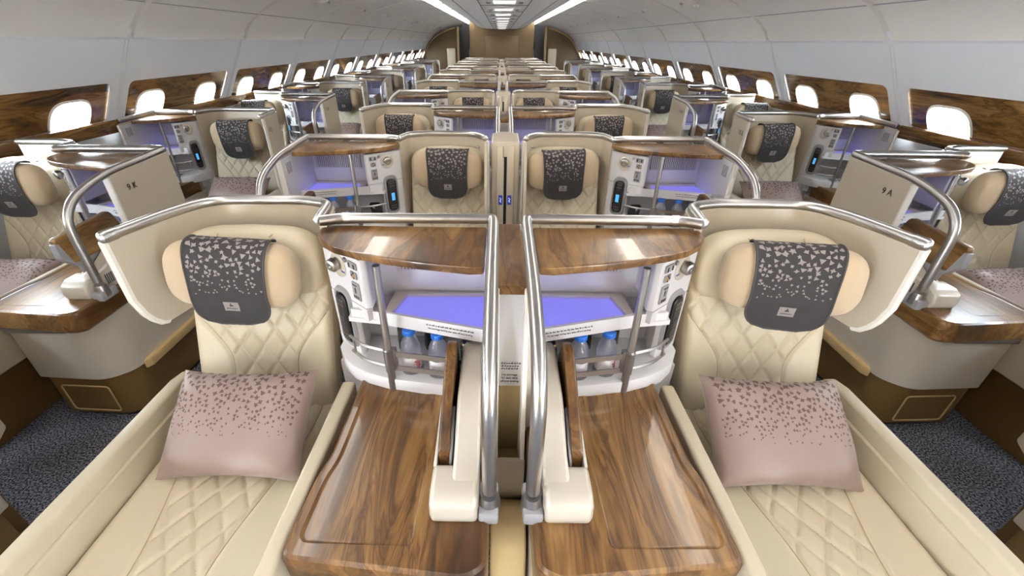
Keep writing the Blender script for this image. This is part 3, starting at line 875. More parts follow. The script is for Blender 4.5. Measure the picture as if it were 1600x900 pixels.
def slab_screen(mb):
    mb.prism(rpoly([(-0.590, 0.815), (-0.625, 0.915), (-0.350, 0.932), (-0.325, 0.86), (-0.345, 0.815)], 0.012), -0.1315, -0.127, 'x', 0.001, BLACK)

# ---- shells
SHELLS = {}
def shell_paths(v):
    """plan path of the privacy shell, x measured from the cabinet junction (negative away from the cabinet)"""
    if v == 'tip':   pts = [(-0.004, -0.03), (-0.025, 0.125), (-0.13, 0.168), (-0.44, 0.160), (-0.505, 0.04), (-0.556, -0.165)]
    elif v == 'divider': pts = [(-0.004, -0.03), (-0.03, 0.085), (-0.12, 0.13), (-0.41, 0.13), (-0.475, 0.04), (-0.492, -0.02)]
    elif v == 'wall': pts = [(-0.004, -0.03), (-0.025, 0.115), (-0.13, 0.150), (-0.365, 0.15)]
    else: pts = [(-0.004, -0.03), (-0.03, 0.10), (-0.12, 0.15), (-0.52, 0.135), (-0.572, 0.05), (-0.605, -0.22)]
    return pts
def shell_curve(v):
    p = shell_paths(v)
    rad = {1: 0.04, 2: 0.05, 3: 0.07, 4: 0.10}
    if v == 'aisle': rad = {1: 0.04, 2: 0.05, 3: 0.02, 4: 0.03}
    return [(q.x, q.y) for q in fillet([(a, b, 0) for a, b in p], rad, 6)]
def p_shell_rail(v):
    def q(mb):
        c = shell_curve(v)
        pts = [Vector((x, y, 1.15)) for x, y in c]
        mb.tube(pts, 0.0165, ALU, 12)
        if v in ('tip', 'aisle'):
            d = (pts[-1] - pts[-2]).normalized()
            mb.lathe([(0.0185, -0.03), (0.0190, 0.0), (0.016, 0.010), (0.008, 0.015), (0.0, 0.016)], pts[-1], ALU, 14, ax=d)
    return q
def p_shell_panel(v):
    def q(mb):
        c = shell_curve(v)
        n = len(c); L = [0]
        for a, b in zip(c[:-1], c[1:]): L.append(L[-1] + math.hypot(b[0] - a[0], b[1] - a[1]))
        out = []
        # subdivide the last leg for the rounded lower corner
        pts = []
        for i in range(n - 1):
            m = 10 if i == n - 2 else 1
            for k in range(m):
                t = k / m; pts.append((c[i][0] * (1 - t) + c[i + 1][0] * t, c[i][1] * (1 - t) + c[i + 1][1] * t))
        pts.append(c[-1])
        for i, (x, y) in enumerate(pts):
            zb = 0.42
            if v == 'tip':
                if y < 0.03 and x < -0.3:
                    e = math.hypot(x - pts[-1][0], y - pts[-1][1])
                    zb = 0.82 + (0.10 * (1 - e / 0.07) ** 2 if e < 0.07 else 0)
            elif v == 'aisle':
                zb = 0.40
            elif v == 'divider': zb = 0.35
            out.append((x, y, zb, 1.142))
        mb.ribbon(out, 0.022, SHELL)
    return q
def p_shell_edge(v):
    def q(mb):
        c = shell_curve(v)
        x, y = c[-1]; d = Vector((c[-1][0] - c[-2][0], c[-1][1] - c[-2][1])).normalized()
        nrm = Vector((d.y, -d.x))
        zb = {'tip': 0.93, 'aisle': 0.40, 'divider': 0.35, 'wall': 0.42}[v]
        cx, cy = x + nrm.x * 0.011, y + nrm.y * 0.011
        if v == 'tip':
            p = [(cx + d.x * .001, cy + d.y * .001, 1.135), (cx, cy, 0.94)]
            for t in (0.015, 0.03, 0.05, 0.07): p.append((cx - d.x * t, cy - d.y * t, 0.82 + 0.10 * (1 - t / 0.07) ** 2))
            mb.tube(p, 0.0125, TRIMW, 8)
            mb.tube([(-0.505, 0.02, 0.82), (-0.505, 0.0, 0.45)], 0.010, TRIMW, 8)
        else:
            mb.tube([(cx, cy, 1.135), (cx, cy, zb)], 0.0125, TRIMW, 8)
    return q
def p_divider_wing(mb):      # inner side panel that runs forward beside the centre divider
    poly = rpoly([(-0.01, 0.3), (-0.01, 1.13), (-0.03, 1.13), (-0.10, 1.06), (-0.16, 0.90), (-0.20, 0.70), (-0.20, 0.3)], [0, 0, 0.02, 0.03, 0.05, 0.03, 0])
    mb.prism(poly, -0.503, -0.487, 'x', 0.003, SHELL)
def p_coat_hooks(mb):
    for dx in (0, 0.03):
        mb.lathe([(0.006, 0.0), (0.008, 0.006), (0.005, 0.01), (0.0, 0.011)], (-0.452 + dx * .5, 0.075 + dx * .8, 1.085 - dx * .2), ALU, 10, ax=(0.8, -0.55, 0))

# ---- seats: x from the junction, seat centre at -0.275
SCX, SHW = -0.285, 0.245
def quilt(u, v, cw, ch, w=0.085):
    a, b = u / cw + v / ch, u / cw - v / ch
    fa, fb = abs(a - round(a)), abs(b - round(b))
    d = min(fa, fb)
    return 1 - math.exp(-(d / w) ** 2 * 0.9)
def sm(t): t = max(0, min(1, t)); return t * t * (3 - 2 * t)
def slab_grid(mb, P0, du, dv, nrm, hw, length, thick, zone, nu, nv, crown, m, cw=0.075, ch=0.10, edge=0.03):
    """padded leather slab: front face is quilted inside |u| < zone(v), plain outside, with a stitched seam between"""
    P0, du, dv, nrm = Vector(P0), Vector(du), Vector(dv), Vector(nrm)
    def hgt(u, v):
        e = min(hw - abs(u), v * length, (1 - v) * length)
        r = edge
        h = thick if e >= r else thick - r + math.sqrt(max(0, r * r - (r - e) ** 2))
        h += crown * (u / hw) ** 2 * 1.0
        z = zone(v)
        d = abs(u) - z
        if d < 0: h += 0.0072 * quilt(u, v * length, cw, ch) * sm(-d / 0.012)
        else: h += 0.006 * sm(d / 0.012)
        return h - 0.003
    def fn(a, b):
        u = -hw + 2 * hw * a
        h = hgt(u, b)
        return P0 + du * u + dv * (b * length) + nrm * h
    mb.grid(fn, nu, nv, m)
    # sides and back
    ed = []
    for i in range(nu + 1): ed.append((i / nu, 0.0))
    for j in range(1, nv + 1): ed.append((1.0, j / nv))
    for i in range(nu - 1, -1, -1): ed.append((i / nu, 1.0))
    for j in range(nv - 1, 0, -1): ed.append((0.0, j / nv))
    n = len(ed)
    vs = [fn(a, b) for a, b in ed] + [P0 + du * (-hw + 2 * hw * a) + dv * (b * length) for a, b in ed]
    mb.add(vs, [(k, (k + 1) % n, n + (k + 1) % n, n + k) for k in range(n)] + [tuple(n + k for k in range(n))], m)
    # stitched seam lines
    for s in (-1, 1):
        pts = []
        for j in range(0, 61):
            v = 0.02 + 0.96 * j / 60
            u = s * zone(v)
            if abs(u) < hw - 0.012: pts.append(P0 + du * u + dv * (v * length) + nrm * (thick + crown * (u / hw) ** 2 - 0.0025))
        if len(pts) > 3: mb.tube(pts, 0.0016, LEATHER2, 5)

BY0, BZ0, BY1, BZ1 = -0.115, 0.44, 0.085, 1.0
BL = math.hypot(BY1 - BY0, BZ1 - BZ0)
BDV = Vector((0, (BY1 - BY0) / BL, (BZ1 - BZ0) / BL)); BN = Vector((0, -BDV.z, BDV.y))
def p_backrest(nu, nv, sw=1.0):
    def q(mb):
        zone = lambda v: (0.115 + 0.16 * sm((v - 0.30) / 0.50) + 0.04 * sm((0.2 - v) / .2))
        slab_grid(mb, Vector((SCX * sw - (1 - sw) * 0.0, BY0, BZ0)) - BN * 0.05, (1, 0, 0), BDV, BN, SHW * sw, BL, 0.07, zone, nu, nv, 0.012, LEATHER, 0.085, 0.125)
    return q
def p_cushion(nu, nv, sw=1.0):
    def q(mb):
        zone = lambda v: 0.115 + 0.06 * sm((v - 0.2) / 0.8) - 0.02 * math.sin(v * 6)
        slab_grid(mb, (SCX * sw + 0.012, -0.95, 0.37), (1, 0, 0), (0, 1, 0), (0, 0, 1), (SHW + 0.008) * sw, 0.86, 0.10, zone, nu, nv, 0.008, LEATHER, 0.08, 0.12)
    return q
def p_headrest(sw=1.0):
    def q(mb):
        c = Vector((SCX * sw, 0.060, 0.960)); w, h, t = 0.238 * sw, 0.112, 0.055
        def fn(a, b):
            th = 2 * math.pi * a; ph = math.pi * (b - 0.5)
            cs = math.cos(ph)
            sx = math.copysign(abs(math.cos(th)) ** 0.35, math.cos(th)) * abs(cs) ** 0.35
            sz = math.copysign(abs(math.sin(th)) ** 0.55, math.sin(th)) * abs(cs) ** 0.4
            sy = math.copysign(abs(math.sin(ph)) ** 0.8, math.sin(ph))
            x = sx * w; z = sz * h
            top = 0.018 * (1 - (x / w) ** 2) if z > 0 else 0
            y = sy * t - 0.055 * max(0, abs(x / w) - 0.55) ** 1.3 * (1 if sy < 0.3 else 0.6)
            return c + Vector((x, y + 0.10 * (z), z + top))
        mb.grid(fn, 56, 24, LEATHER, closed_u=True)
    return q
def p_headrest_seam(s, sw=1.0):
    def q(mb):
        if True:
            pts = [(SCX * sw + s * (0.085 + 0.012 * math.sin(t * 3)) * sw, 0.02 + t * 0.085, 1.085 - 0.012 * (1 - t) ** 2 - 0.02 * t * t) for t in [i / 8 for i in range(9)]]
            mb.tube(pts, 0.0022, LEATHER2, 5)
    return q
def p_side_wall(mb):          # outer arm wall of the seat
    x0 = -0.583
    prof = [(-0.98, 0.20), (-0.98, 0.59), (-0.96, 0.612), (-0.16, 0.612), (-0.10, 0.60), (-0.06, 0.54), (-0.03, 0.44), (-0.03, 0.20)]
    mb.prism(prof, x0, x0 + 0.045, 'x', 0.010, ARM, 3)
    mb.prism([(-0.96, 0.2), (-0.96, 0.555), (-0.10, 0.555), (-0.05, 0.2)], x0 + 0.040, x0 + 0.057, 'x', 0.004, ARM)
def p_side_wall_aisle(mb):
    x0 = -0.62
    prof = [(-0.98, 0.20), (-0.98, 0.59), (-0.96, 0.612), (-0.16, 0.612), (-0.10, 0.60), (-0.06, 0.54), (-0.03, 0.44), (-0.03, 0.20)]
    mb.prism(prof, x0, x0 + 0.05, 'x', 0.010, PEARL, 3)
def p_wall_bumper(mb): mb.prism([(-0.645, -0.97), (-0.615, -0.99), (-0.615, -0.05), (-0.645, -0.06)], 0.25, 0.30, 'z', 0.008, BUMP)
def p_wall_kick(mb): mb.box(-0.60, -0.05, -0.97, -0.05, 0.0, 0.27, BRONZE, 0.01)
def p_ledge(mb): mb.box(0.035, 0.078, -0.97, -0.19, 0.36, 0.648, ARM, 0.010, 3)
def p_seat_base(mb): mb.box(-0.53, -0.04, -0.93, 0.02, 0.0, 0.38, BRONZE, 0.01)

# ---- soft things
def shard(rr, size):
    n = rr.choice((3, 3, 4, 4, 5))
    a0 = rr.uniform(0, 6.28)
    pts = []
    for k in range(n):
        a = a0 + 2 * math.pi * k / n + rr.uniform(-.25, .25)
        pts.append((math.cos(a) * size * rr.uniform(0.7, 1.2), math.sin(a) * size * rr.uniform(0.7, 1.2)))
        a += math.pi / n
        q = rr.uniform(0.42, 0.6)
        pts.append((math.cos(a) * size * q, math.sin(a) * size * q))
    return pts
def shards(mb, surf, w, h, n, seed, m, s0, s1, vmin, power=1.0, top_at=1.0):
    """scatter print shards over a surface surf(a, b, lift), denser and larger towards b = 1"""
    rr = random.Random(seed); placed = []
    tries = 0
    while len(placed) < n and tries < n * 60:
        tries += 1
        b = vmin + (top_at - vmin) * rr.random()
        k = (b - vmin) / (top_at - vmin)
        if rr.random() > 0.10 + 0.9 * k ** power: continue
        a = rr.uniform(0.05, 0.95)
        s = (s0 + (s1 - s0) * k) * rr.uniform(0.7, 1.15)
        x, y = a * w, b * h
        if any((x - p[0]) ** 2 + (y - p[1]) ** 2 < ((s + p[2]) * 0.82) ** 2 for p in placed): continue
        placed.append((x, y, s))
        pts = shard(rr, s)
        vs = [surf(min(max((x + px) / w, 0.03), 0.97), min(max((y + py) / h, 0.02), 0.985), 0.0010) for px, py in pts]
        c = surf(a, b, 0.0011)
        mb.add(vs + [c], [(i, (i + 1) % len(pts), len(pts)) for i in range(len(pts))], m)

def pillow_surf(w, h, th, seed):
    ph = random.Random(seed).uniform(0, 6)
    def fn(side):
        def f(a, b, lift=0.0):
            u, v = 2 * a - 1, 2 * b - 1
            px = w / 2 * u * (1 - 0.07 * (1 - v * v) * 0 - 0.06 * (1 - abs(v) ** 3) * (abs(u) ** 6))
            pz = h / 2 * v * (1 - 0.10 * (1 - abs(u) ** 2.2) * (abs(v) ** 6))
            e = max(0, (1 - u ** 4)) ** 0.55 * max(0, (1 - v ** 4)) ** 0.55
            t = th * e * (0.75 + 0.25 * (1 - (u * u + v * v) / 2))
            t += 0.004 * math.sin(5 * u + ph) * math.sin(4 * v + 2 * ph) * e
            t += 0.004 * math.sin(11 * u + 7 * v + ph) * e * (abs(u) ** 2 + abs(v) ** 2) * 0.5
            return Vector((px, -side * (t + lift), pz + h / 2))
        return f
    return fn
def p_throw(seed):
    def q(mb):
        s = pillow_surf(0.455, 0.335, 0.072, seed)
        mb.grid(s(1), 44, 32, MAUVE); mb.grid(s(-1), 44, 32, MAUVE, flip=True)
        shards(mb, s(1), 0.455, 0.335, 240, seed, MAUVES, 0.0035, 0.0130, 0.38, 1.1)
    return q
def p_throw_far(seed):
    def q(mb):
        s = pillow_surf(0.455, 0.335, 0.072, seed)
        mb.grid(s(1), 16, 12, MAUVE); mb.grid(s(-1), 16, 12, MAUVE, flip=True)
        shards(mb, s(1), 0.455, 0.335, 120, seed, MAUVES, 0.006, 0.0135, 0.38, 1.1)
    return q
PW, PH, PT = 0.40, 0.235, 0.115      # fleece head pillow, centred on its own base
def p_neck(mb):
    def fn(a, b):
        th = 2 * math.pi * a; t = 2 * b - 1
        e = max(0.0, 1 - abs(t) ** 5.0) ** 0.40
        x = PW / 2 * t
        cy, cz = math.cos(th), math.sin(th)
        pinch = 1 - 0.10 * (1 - t * t)
        return Vector((x, math.copysign(abs(cy) ** 0.75, cy) * PT / 2 * e, PH / 2 + math.copysign(abs(cz) ** 0.65, cz) * PH / 2 * e * pinch))
    mb.grid(fn, 36, 40, TAN, closed_u=True)
    mb.tube([fn(0.78, 0.06 + 0.88 * i / 20) for i in range(21)], 0.002, TAN, 5)
CWD, CLEN = 0.235, 0.40
def cover_surf(mode=1):
    prof = []
    for i in range(22):                    # over the top of the pillow, from behind to the front
        th = math.radians(125 - i * 165 / 21)
        cy, cz = -math.cos(th), math.sin(th)
        prof.append((math.copysign(abs(cy) ** 0.75, cy) * (PT / 2 + 0.0055), PH / 2 + math.copysign(abs(cz) ** 0.65, cz) * (PH / 2 * 0.95 + 0.0055)))
    prof += [(prof[-1][0] + 0.006, PH / 2 - 0.125), (prof[-1][0] + 0.014, PH / 2 - 0.160)]
    L = [0]
    for p, q in zip(prof[:-1], prof[1:]): L.append(L[-1] + math.hypot(q[0] - p[0], q[1] - p[1]))
    T = L[-1]
    def f(a, b, lift=0.0):                 # b = 0 at the bottom hem, 1 behind the top
        d = (1 - b) * T
        for i in range(len(L) - 1):
            if L[i] <= d <= L[i + 1] + 1e-9: break
        t = (d - L[i]) / (L[i + 1] - L[i])
        y = prof[i][0] * (1 - t) + prof[i + 1][0] * t; z = prof[i][1] * (1 - t) + prof[i + 1][1] * t
        dy, dz = prof[i + 1][0] - prof[i][0], prof[i + 1][1] - prof[i][1]; l = math.hypot(dy, dz)
        ny, nz = dz / l, -dy / l
        r = 0.075 / T
        u = 2 * a - 1
        k = 1.0 if b > r else (1 - 0.62 * (1 - math.sqrt(max(0, 1 - ((r - b) / r) ** 2))))
        x = u * CWD / 2 * k * (1 - 0.06 * math.sin(math.pi * min(1, b * 1.3)))
        wob = 0.002 * math.sin(7 * u + 3 * b) * (1 if b < 0.6 else 0.3)
        return Vector((x, y + ny * (lift) - abs(wob), z + nz * lift))
    return f, T
def p_cover(n, seed, nu=24, nv=44):
    def q(mb):
        f, T = cover_surf()
        mb.grid(lambda a, b: f(a, b, 0.0), nu, nv, COVER)
        mb.grid(lambda a, b: f(a, b, -0.003), nu, nv, COVER, flip=True)
        shards(mb, f, CWD, T, n, seed, COVERS, 0.0035, 0.0150, 0.33, 1.0, 0.93)
    return q
def p_cover_piping(mb):
    f, T = cover_surf()
    pts = [f(0, 1 - i / 30, 0.0005) for i in range(31)] + [f(i / 16, 0.0, 0.0005) for i in range(1, 16)] + [f(1, i / 30, 0.0005) for i in range(31)]
    mb.tube(pts, 0.003, PIPING, 6)
def p_emblem(mb):
    f, T = cover_surf()
    a0, a1, b0, b1 = 0.40, 0.60, 0.155, 0.255
    mb.grid(lambda a, b: f(a0 + (a1 - a0) * a, b0 + (b1 - b0) * b, 0.0016), 4, 4, COVERS)
    # calligraphic drop of strokes above a line of lettering
    def s(a, b, w, h): mb.grid(lambda i, j: f(a - w / 2 + w * i, b - h / 2 + h * j, 0.0024), 1, 1, COVER)
    s(0.50, 0.225, 0.018, 0.034); s(0.485, 0.214, 0.018, 0.022); s(0.515, 0.216, 0.02, 0.018); s(0.50, 0.236, 0.012, 0.014)
    for k in range(8): s(0.437 + k * 0.018, 0.182, 0.011, 0.012)

# ------------------------------------------------------------------ place the pods
def row_words(col, k):
    if col == 'centre': return ORD[k] + ' row'
    return (ORD[k + 1]) + ' row'
def text_part(body, size, H, fnpos, key):
    k = ('text', body, H, key)
    if k not in CACHE:
        mb = MB(); text_mesh(mb, body, size, fnpos, INK); CACHE[k] = mb.mesh('seat_number', 1)
    return CACHE[k]

def pod(col, sidesign, k):
    """col: centre or window; sidesign -1 left, 1 right; k: row (centre from 1, window from 0)"""
    odd = k % 2 == 1
    sd = 'left' if sidesign < 0 else 'right'
    letter = None
    if col == 'centre':
        y = 1.245 + P * (k - 1)
        wd = 1.0
        if odd: edge, cabdir, var = 0.050, -1, 'tip'     # cabinet at the divider, seat outboard
        else: edge, cabdir, var = 1.142, 1, 'divider'    # cabinet at the aisle
        where = '%s centre row, %s of divider' % (ORD[k], sd)
    else:
        y = 2.183 + P * (k - 1)
        if odd: edge, cabdir, var, wd = 1.738, -1, 'wall', 1.0
        else: edge, cabdir, var, wd = 2.690, 1, 'aisle', 0.60
        where = ('%s window row ahead, %s side' % (ORD[k], sd)) if k else ('window row beside the camera, %s side' % sd)
    # H: +1 when the seat lies at smaller x than the cabinet
    H = (1 if cabdir < 0 else -1) * (-sidesign)
    ox = sidesign * edge
    near = (k <= 1) if col == 'centre' else (k <= 1)
    close = k <= 3
    mid = k <= 6
    jx = ox - H * CW * wd                                # the junction between cabinet and seat
    sw = 0.93 if var == 'wall' else 1.0
    if var == 'divider': sw = 0.96
    if var == 'aisle': sw = 1.08

    def add(root, name, key, fn, **kw):
        return obj(name, M(key, H, fn, **kw), root)
    # ---------------- side cabinet
    front_hidden = (col == 'window' and k == 0)
    if not front_hidden:
        c = thing('side_cabinet', 'walnut topped minibar cabinet with silver rail, %s' % where, 'cabinet', (ox, y, 0), 'side cabinets beside the seats')
        c.scale = (wd, 1, 1)
        add(c, 'back_panel', 'back_panel', p_back_panel)
        add(c, 'wood_top', 'wood_top', p_wood_top)
        if var == 'aisle': add(c, 'rail', 'top_rail_short', p_top_rail_short)
        else: add(c, 'rail', 'top_rail', p_top_rail)
        sp = add(c, 'side_panel', 'side_panel', p_side_panel)
        add(sp, 'edge_trim', 'panel_edge', p_panel_edge)
        add(sp, 'panel_liner', 'panel_liner', p_panel_liner)
        add(c, 'shelf', 'shelf', p_shelf)
        add(c, 'light_tray', 'light_tray', p_light_tray)
        add(c, 'control_panel', 'control_face', p_control_face)
        add(c, 'cabinet_base', 'cab_base', p_cab_base)
        if k <= 8:
            add(c, 'vent_grille', 'vent', p_vent)
            add(c, 'support_pole', 'pole', p_pole)
            for nm, t, z, hw, hh, kd in (('power_socket', 0.163, 1.066, 0.021, 0.0115, 2), ('power_socket', 0.163, 1.034, 0.0155, 0.0115, 1), ('power_socket', 0.163, 0.979, 0.0185, 0.030, 3)):
                add(c, nm, ('socket', kd), soc(t, z, hw, hh, kd))
            lc = add(c, 'lamp_cup', 'lamp_cup', p_lamp_cup)
            add(lc, 'reading_lamp', 'reading_lamp', p_lamp)
            add(c, 'audio_jack', 'audio_jack', p_jack)
            add(c, 'handset_dock', 'dock', p_dock)
        if mid:
            if var != 'aisle': add(c, 'rail_foot', 'rail_foot', p_rail_foot)
            add(c, 'base_tray', 'base_tray', p_base_tray)
            po = add(c, 'pole_sleeve', 'sleeve', p_sleeve)
            add(c, 'bottle_rack', 'rack', p_rack)
            add(c, 'magazine_holder', 'holder', p_holder)
        if k <= 2:
            global NH
            NH = H
            add(c, 'notice', 'notice', p_notice)
        if col == 'window' and odd and k <= 5:
            t = {1: '9', 3: '11', 5: '13'}[k] + (' K' if sidesign < 0 else ' A')
            # the face that looks at the aisle
            sgn = -sidesign
            fn = lambda v: Vector((sgn * (0.0135 + v.z), -0.33 + (0.0) + (v.x if sidesign < 0 else -v.x) * 1.0 + 0.04, 1.045 + v.y))
            obj('seat_number', text_part(t, 0.040, H, fn, sidesign), sp)['label'] = 'dark seat number %s' % t.replace(' ', '')
        # handset
        if k <= 5:
            hs = thing('handset', ('docked black handset with %s screen, %%s' % ('dark' if k == 1 else 'blue')) % where, 'handset', (ox, y, 0), 'handsets docked by the seats')
            hs.scale = (wd, 1, 1)
            add(hs, 'handset_body', 'handset_body', p_handset_body); add(hs, 'screen', ('handset_screen', k == 1), p_handset_screen if k != 1 else p_handset_dark); add(hs, 'keypad', 'handset_keys', p_handset_keys)
        # bottles
        if (col == 'centre' and k <= 2) or (col == 'window' and k in (1, 3)):
            for i, (bx, by) in enumerate(((-0.258, -0.195), (-0.168, -0.212))):
                b = thing('water_bottle', 'blue capped water bottle %s the silver pole, %s' % (('beside', 'farther from')[i], where), 'bottle', (ox + H * bx * wd, y + by, 0.7125), 'blue capped water bottles')
                b.rotation_euler = (0, 0, 0.3 + 2.1 * i); b.scale = (1.05, 1.05, 0.69)
                obj('bottle', M('bottle', 1, p_bottle), b); obj('cap', M('cap', 1, p_cap), b); obj('bottle_label', M('blabel', 1, p_blabel), b)
        if col == 'centre' and k == 1:
            def can(mb):
                mb.lathe([(0.0, 0.0), (0.022, 0.0), (0.025, 0.006), (0.025, 0.10), (0.021, 0.112)], (0, 0, 0), GREENG, 20)
            def lid(mb):
                mb.lathe([(0.021, 0.112), (0.0225, 0.114), (0.0225, 0.122), (0.021, 0.124), (0.0165, 0.124)], (0, 0, 0), GOLD, 20)
                mb.lathe([(0.0165, 0.122), (0.0165, 0.126), (0.0, 0.1265)], (0, 0, 0), CANBLUE, 20)
            b = thing('small_bottle', 'small green bottle with gold lid, %s' % where, 'bottle', (ox + H * -0.075, y - 0.215, 0.7125), 'small green bottles')
            obj('bottle', M('can', 1, can), b); obj('lid', M('lid', 1, lid), b)
            def bag(mb):
                def fn(a, bb):
                    th = 2 * math.pi * a; r = 0.026 * (1 - 0.5 * bb) * (1 + 0.15 * math.sin(5 * th + 4 * bb))
                    return Vector((r * math.cos(th) * (1 + 0.5 * bb), 0.6 * r * math.sin(th), 0.115 * bb + 0.006 * math.sin(3 * th)))
                mb.grid(fn, 24, 12, BLACKM, closed_u=True)
                mb.add([fn(i / 24, 1) for i in range(24)], [tuple(range(24))], BLACKM)
            for i, (bx, by) in enumerate(((-0.295, -0.10), (-0.208, -0.09))):
                tag(obj('pouch', M('pouch', H, bag), None, (ox + H * bx, y + by, 0.7125)), 'shiny black pouch %s, %s' % (('beside the silver pole', 'between two bottles')[i], where), 'pouch', 'black pouches')
        if col == 'centre' and k == 2:
            def bag2(mb):
                mb.obox((0, 0, 0.05), (1, 0, 0), (0, 1, 0), (0.15, 0, 1), 0.03, 0.02, 0.045, BLACKM, 0.01)
            tag(obj('pouch', M('pouch2', H, bag2), None, (ox + H * -0.385, y - 0.14, 0.712)), 'black pouch in the small holder, %s' % where, 'pouch', 'black pouches')
    # ---------------- side table and arm rest
    if k <= 5 and not (col == 'centre' and k > 2) and not (col == 'window' and not odd and k != 2):
        if not front_hidden:
            t = thing('side_table', 'glossy walnut side table, %s' % where, 'table', (ox, y, 0), 'walnut side tables')
            t.scale = (wd, 1, 1)
            add(t, 'table_top', 'table_top', p_table_top, ang=30)
            add(t, 'table_body', 'table_body', p_table_body)
            add(t, 'kick_panel', 'kick', p_kick)
            if col == 'window':
                add(t, 'bumper', 'bumper', p_bumper); add(t, 'kick_door', 'kick_door', p_kick_door); add(t, 'drawer_handle', 'handle', p_handle)
    if (k <= 2 or (col == 'window' and odd and k <= 7)) and not front_hidden and not (col == 'window' and not odd):
        a = thing('armrest_console', 'pearl armrest box with stowed walnut tray, %s' % where, 'armrest', (ox, y, 0), 'armrest boxes with stowed trays')
        add(a, 'housing', 'housing', p_housing)
        add(a, 'slot', 'slot', p_slot)
        raised = col == 'window' or k == 2
        ts = add(a, 'tray_table', ('tray', raised), slab(raised))
        add(ts, 'tray_hinge', ('traybk', raised), slab_back(raised))
        if raised: add(ts, 'dark_face', 'slab_screen', slab_screen)
    # ---------------- privacy shell
    if True:
        s = thing('privacy_shell', 'curved champagne privacy shell with silver rail, %s' % where, 'seat shell', (jx, y, 0), 'privacy shells round the seats')
        if not front_hidden:
            pn = add(s, 'shell_panel', ('shell_panel', var), p_shell_panel(var))
            add(s, 'rail', ('shell_rail', var), p_shell_rail(var))
            add(s, 'edge_trim', ('shell_edge', var), p_shell_edge(var))
            if var == 'divider':
                add(s, 'side_wing', 'divider_wing', p_divider_wing)
                if k <= 4: add(s, 'coat_hooks', 'coat_hooks', p_coat_hooks)
            if var == 'aisle' and k <= 4:
                t = {2: '10', 4: '12'}[k] + (' J' if sidesign < 0 else ' B')
                sgn = -sidesign
                fn = lambda v: Vector((sgn * (0.6195 + v.z + 0.122 * -(v.x if sidesign < 0 else -v.x)), -0.155 + (v.x if sidesign < 0 else -v.x), 1.05 + v.y))
                obj('seat_number', text_part(t, 0.045, H, fn, sidesign), pn)['label'] = 'dark seat number %s' % t.replace(' ', '')
        else:
            add(s, 'shell_panel', ('shell_panel', var), p_shell_panel(var))
            add(s, 'rail', ('shell_rail', var), p_shell_rail(var))
    # ---------------- seat
    st = thing('airline_seat', 'cream diamond quilted leather seat, %s' % where, 'seat', (jx, y, 0), 'cream quilted leather seats')
    q = 'hi' if close else 'lo'
    nn = (110, 130) if close else (40, 48)
    add(st, 'backrest', ('backrest', q, sw), p_backrest(*nn, sw))
    add(st, 'headrest', ('headrest', sw), p_headrest(sw))
    if close:
        for s_ in (-1, 1): add(st, 'headrest_seam', ('headrest_seam', s_, sw), p_headrest_seam(s_, sw))
    if k <= 5:
        add(st, 'seat_cushion', ('cushion', q, sw), p_cushion(*nn, sw))
    add(st, 'seat_base', 'seat_base', p_seat_base)
    if var == 'tip' and k <= 3: add(st, 'arm_wall', 'side_wall', p_side_wall)
    if var == 'aisle' and k <= 4:
        w = add(st, 'arm_wall', 'side_wall_aisle', p_side_wall_aisle)
        add(w, 'bumper', 'wall_bumper', p_wall_bumper); add(w, 'kick_panel', 'wall_kick', p_wall_kick)
    if near and not front_hidden: add(st, 'side_ledge', 'ledge', p_ledge)
    # ---------------- head pillow and cover
    if front_hidden: return
    rr = random.Random(k * 7 + sidesign + (50 if col == 'window' else 0))
    cx = jx + H * SCX * sw
    rot = (rr.uniform(-.03, .03), rr.uniform(-.03, .03), rr.uniform(-.05, .05))
    dx, dy, dz = 0.0, -0.055, 0.865
    if col == 'centre' and k == 1:
        dx, dy, dz = (sidesign * 0.012, -0.085, 0.868)
        rot = (-0.10, 0.10 if sidesign < 0 else -0.06, 0.10 if sidesign < 0 else -0.28)
    elif col == 'window' and odd:
        dy = -0.075
    pl = tag(obj('head_pillow', M('head_pillow', 1, p_neck, ang=80), None, (cx + dx, y + dy, dz), rot), 'tan fleece head pillow on headrest, %s' % where, 'pillow', 'tan fleece head pillows')
    cdx = 0.0
    cv = thing('headrest_cover', 'charcoal headrest cover with grey print, %s' % where, 'headrest cover', (cx + dx, y + dy, dz), 'charcoal headrest covers', rot)
    cc = obj('cloth', M(('cover', close), 1, p_cover(120 if close else 70, 11, *((24, 44) if close else (10, 24)))), cv)
    if close: obj('piping', M('cover_piping', 1, p_cover_piping), cv)
    if k <= 5: obj('emblem_patch', M('emblem', 1, p_emblem), cv)
    # ---------------- throw pillow
    if (col == 'centre' and k == 1) or (col == 'window' and k in (1, 2, 3, 4)):
        ty, tz, rx = (y - 0.53, 0.49, -1.15) if (col == 'window' and odd) else (y - 0.43, 0.485, -0.90)
        rz, ry = rr.uniform(-.06, .06), 0.0
        px = cx
        if col == 'centre':
            px = cx + (0.030 if sidesign < 0 else -0.035)
            ry = -0.045 if sidesign < 0 else 0.05; rz = -0.03 if sidesign < 0 else 0.02
            ty = y - (0.455 if sidesign < 0 else 0.46)
        key = ('throw', sidesign) if k == 1 else ('throw_far', sidesign)
        tag(obj('throw_pillow', M(key, 1, (p_throw if k == 1 else p_throw_far)(21 + sidesign), ang=80), None, (px, ty, tz), (rx, ry, rz)),
            'mauve throw pillow with brown print, %s' % where, 'pillow', 'mauve throw pillows')

for k in range(1, 13):
    for sgn in (-1, 1): pod('centre', sgn, k)
for k in range(0, 11):
    for sgn in (-1, 1): pod('window', sgn, k)

